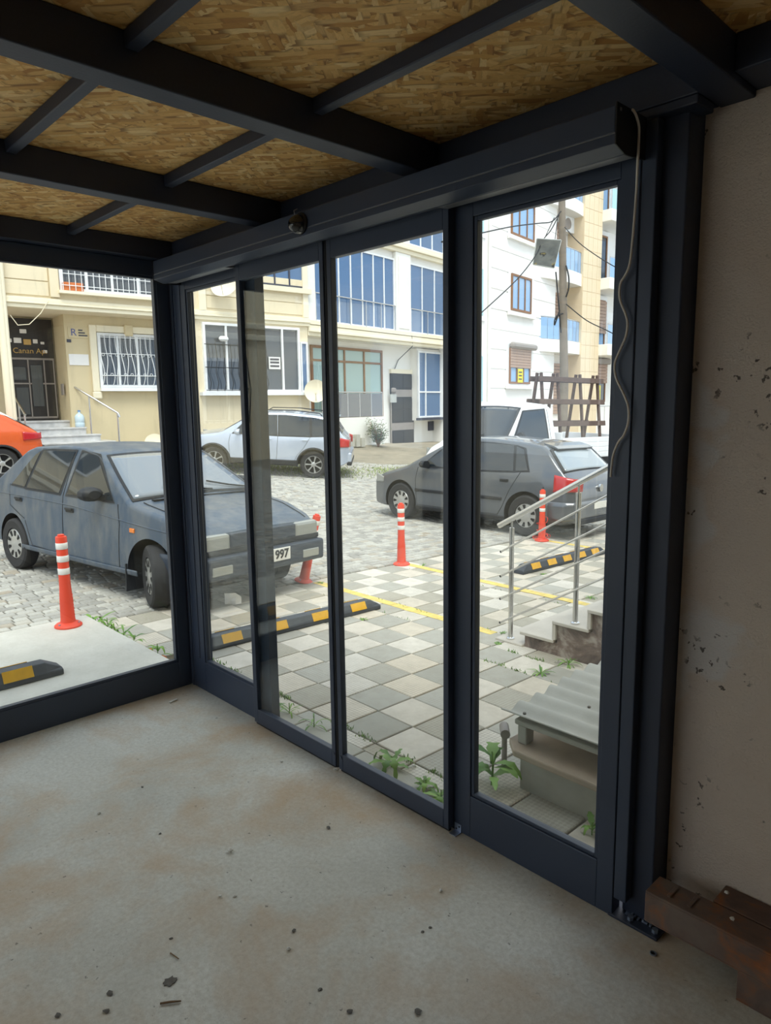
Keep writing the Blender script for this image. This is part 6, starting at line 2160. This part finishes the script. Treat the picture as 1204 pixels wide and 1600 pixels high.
# moss lines between the tiles (nobody could count the tufts)
mo = MB()
rr = random.Random(21)
for k in range(1500):
    f = rr.random()
    if f < 0.55:
        i = rr.choice((-3, -2, -1, 0, 1, 2, 3, 4))
        x, y = tgrid(i + rr.random() * 1.0, -4 + 0.0)
    elif f < 0.75:
        x, y = tgrid(1.6 + rr.random() * 2.0, rr.choice((1, 2)))
    else:
        x, y = tgrid(-7 + rr.random() * 9, rr.choice((2, 3, 7)))
    if math.sin(x * 9.0) + math.sin(x * 23.0 + y * 5) < 0.15:
        continue
    x += rr.gauss(0, 0.012)
    y += rr.gauss(0, 0.014)
    a = rr.random() * 6.28
    L_ = 0.006 + 0.022 * rr.random() ** 2
    z = gplane(x, y) - 0.004
    b_ = Vector((math.cos(a), math.sin(a), 0)) * 0.004
    d_ = Vector((math.cos(a + 1.3) * 0.4, math.sin(a + 1.3) * 0.4, 0.9)) * L_
    p_ = Vector((x, y, z))
    mo.add([p_ - b_, p_ + b_, p_ + d_ + b_ * 0.3, p_ + d_ - b_ * 0.3], [(0, 1, 2, 3)])
o = mo.build('moss', M['leaf'])
o['kind'] = 'stuff'
tag(o, 'green moss and grass in the tile joints', 'moss')
# grass strip on the far side of the street
mo = MB()
for k in range(9000):
    t = rr.random()
    c = Vector((-10.2, 11.4, 0)).lerp(Vector((-7.4, 15.0, 0)), t) if rr.random() < 0.6 else Vector((-10.6, 10.2, 0)).lerp(Vector((-13.0, 8.0, 0)), rr.random())
    x, y = c.x + rr.gauss(0, 0.55), c.y + rr.gauss(0, 0.45)
    a = rr.random() * 6.28
    L_ = 0.04 + 0.07 * rr.random()
    p_ = Vector((x, y, gh(x, y) - 0.01))
    b_ = Vector((math.cos(a), math.sin(a), 0)) * 0.012
    d_ = Vector((math.cos(a + 1.3) * 0.5, math.sin(a + 1.3) * 0.5, 0.8)) * L_
    mo.add([p_ - b_, p_ + b_, p_ + d_], [(0, 1, 2)])
o = mo.build('grass', M['grass'])
o['kind'] = 'stuff'
tag(o, 'thin grass between the setts across the street', 'grass')
# bush against the white building
bp = FB.pt(FB.uv(591, 690, -0.3)[0], -0.3, 0)
bz = gh(bp.x, bp.y)
bs = thing('bush', 'straggly green bush against the white building wall', 'plant', (bp.x, bp.y, bz))
rr = random.Random(9)
fo = MB()
st_ = MB()
for k in range(26):
    a = rr.random() * 6.28
    r_ = 0.15 + 0.35 * rr.random()
    top_ = Vector((r_ * math.cos(a), r_ * math.sin(a) * 0.7, 0.45 + 0.55 * rr.random()))
    st_.tube([(0, 0, -0.03), top_ * 0.5 + Vector((0, 0, 0.1)), top_], [0.012, 0.008, 0.004], 5)
    for m in range(40):
        p_ = top_ * (0.3 + 0.75 * rr.random()) + Vector((rr.gauss(0, 0.07), rr.gauss(0, 0.07), rr.gauss(0, 0.05)))
        a2 = rr.random() * 6.28
        d_ = Vector((math.cos(a2), math.sin(a2), 0.5 * rr.random())) * (0.05 + 0.05 * rr.random())
        s_ = Vector((-math.sin(a2), math.cos(a2), 0.4)) * 0.022
        fo.add([p_, p_ + d_ * 0.5 + s_, p_ + d_, p_ + d_ * 0.5 - s_], [(0, 1, 2, 3)])
st_.build('stems', M['brownwood'], bs, smooth=60)
fo.build('foliage', M['bush'], bs)['kind'] = 'stuff'
# hollow blocks by the wall
for i, (px_, lab) in enumerate(((548, 'hollow concrete block lying nearest the silver car'), (555, 'hollow concrete block stacked upright beside another'), (561, 'hollow concrete block closest to the green bush'))):
    u_ = FB.uv(px_, 700, 0.0)[0]
    p_ = FB.pt(u_, 0.0 - 0.05 * i, 0)
    t = thing('concrete_block', lab, 'block', (p_.x, p_.y, gh(p_.x, p_.y) - 0.005), FB.ang, 'concrete blocks by the white building')
    hh = (0.28, 0.42, 0.30)[i]
    mb = MB()
    w2 = 0.095
    mb.box(-w2, w2, -0.10, -0.07, 0, hh).box(-w2, w2, 0.07, 0.10, 0, hh).box(-w2, -w2 + 0.03, -0.07, 0.07, 0, hh).box(w2 - 0.03, w2, -0.07, 0.07, 0, hh).box(-0.015, 0.015, -0.07, 0.07, 0, hh)
    mb.build('block_shell', M['kerb'], t)
# red rubble and stones at the apron edge
for i in range(7):
    x = -1.16 + 0.07 * i
    y = 0.21 + 0.03 * math.sin(i * 2.1)
    pebble('brick_fragment', 'broken red brick fragment in the gap beside the concrete apron', x, y, gplane(x, y) - 0.004, 0.022 + 0.006 * (i % 3), M['terra'] if i < 5 else M['kerb'], 60 + i, 0.6, 'brick fragments by the apron', 'rubble') if i < 5 else pebble('rubble_stone', 'grey rubble stone at the apron edge close to the corner post', x + 0.06 * (i - 4), y, gplane(x, y) - 0.004, 0.035, M['kerb'], 60 + i, 0.8, 'grey stones by the apron', 'rubble')
# torn paper under the bumper
q = ground(365, 945)
pp = MB()
rows = []
for j in range(4):
    rows.append([(0.05 * i - 0.08, 0.012 * math.sin(i * 2 + j), 0.035 * j * (1.0 if i < 3 else 0.6) + 0.01 * math.sin(i * 3)) for i in range(4)])
o = pp.grid(rows).build('paper_scrap', M['paperwhite'])
m = o.modifiers.new('solid', 'SOLIDIFY')
m.thickness = 0.001
o.location = (q.x, q.y, gplane(q.x, q.y) + 0.008)
o.rotation_euler = (0, 0, 0.9)
tag(o, 'torn white paper scrap standing on the tiles under the front bumper', 'paper')

# ------------------------------------------------------------------ house on the left side of the plot (mirrored in the sliding glass)
LH = thing('town_house', 'cream town house with dark curved window grilles on the left of the plot', 'building', (-13.0, -6.5, 0.0), math.radians(90))
def lbox(name, mat, x0, x1, y0, y1, z0, z1, par=None, bev=0):
    return MB().box(x0, x1, y0, y1, z0, z1).build(name, mat, par or LH, bevel=bev)
lbox('wall', M['cream'], -7.0, 5.0, 0.0, 4.0, -0.6, 8.0)
for z_ in (3.4, 3.7, 6.4):
    lbox('cornice_band', M['mould'], -7.05, 5.05, -0.12, -0.001, z_, z_ + 0.16, bev=0.02)
for x in (-5.6, -2.4, 0.8, 3.2):
    for z_ in (1.2, 4.5):
        w_ = MB()
        w_.box(x, x + 0.08, -0.06, -0.001, z_, z_ + 1.7).box(x + 1.42, x + 1.5, -0.06, -0.001, z_, z_ + 1.7).box(x + 0.08, x + 1.42, -0.06, -0.001, z_, z_ + 0.08).box(x + 0.08, x + 1.42, -0.06, -0.001, z_ + 1.62, z_ + 1.7).box(x + 0.71, x + 0.79, -0.06, -0.001, z_ + 0.08, z_ + 1.62)
        f_ = w_.build('window', M['pvc'], LH)
        MB().box(x + 0.06, x + 1.44, -0.03, -0.02, z_ + 0.06, z_ + 1.64).build('pane', M['dim_glass'], f_)
        if z_ < 2:
            g_ = MB()
            for k in range(8):
                q_ = x + 0.05 + 1.4 * k / 7
                g_.tube([(q_, -0.12, z_), (q_ + 0.04, -0.26, z_ + 0.4), (q_ - 0.04, -0.20, z_ + 0.9), (q_, -0.12, z_ + 1.7)], 0.014, 5)
            for v in (0.05, 0.9, 1.3):
                g_.cyl((x, -0.13, z_ + v), (x + 1.5, -0.13, z_ + v), 0.014, n=5)
            g_.build('window_grille', M['trim'], LH, smooth=60)

# ------------------------------------------------------------------ the main house behind the white wall, where the stair leads
mh = thing('main_house', 'plain plastered house rising beside the entrance stair', 'building', (5.4, 4.2, -0.3))
def mbx(name, mat, x0, x1, y0, y1, z0, z1, bev=0):
    return MB().box(x0 - 5.4, x1 - 5.4, y0 - 4.2, y1 - 4.2, z0 + 0.3, z1 + 0.3).build(name, mat, mh, bevel=bev)
mbx('wall', M['cream_wall'], 3.32, 8.0, 0.336, 9.0, -0.3, 7.5)
mbx('landing', M['limestone'], 2.72, 3.32, 2.37, 3.58, -0.3, 0.637)
dz = mbx('door', M['doorblack'], 3.27, 3.319, 2.5, 3.45, 0.638, 2.75, 0.01)
mbx('door_frame', M['taupe'], 3.28, 3.319, 2.40, 2.499, 0.638, 2.85)
mbx('door_frame', M['taupe'], 3.28, 3.319, 3.451, 3.55, 0.638, 2.85)
mbx('cornice_band', M['mould'], 3.22, 3.319, 0.34, 9.0, 3.2, 3.4, 0.02)
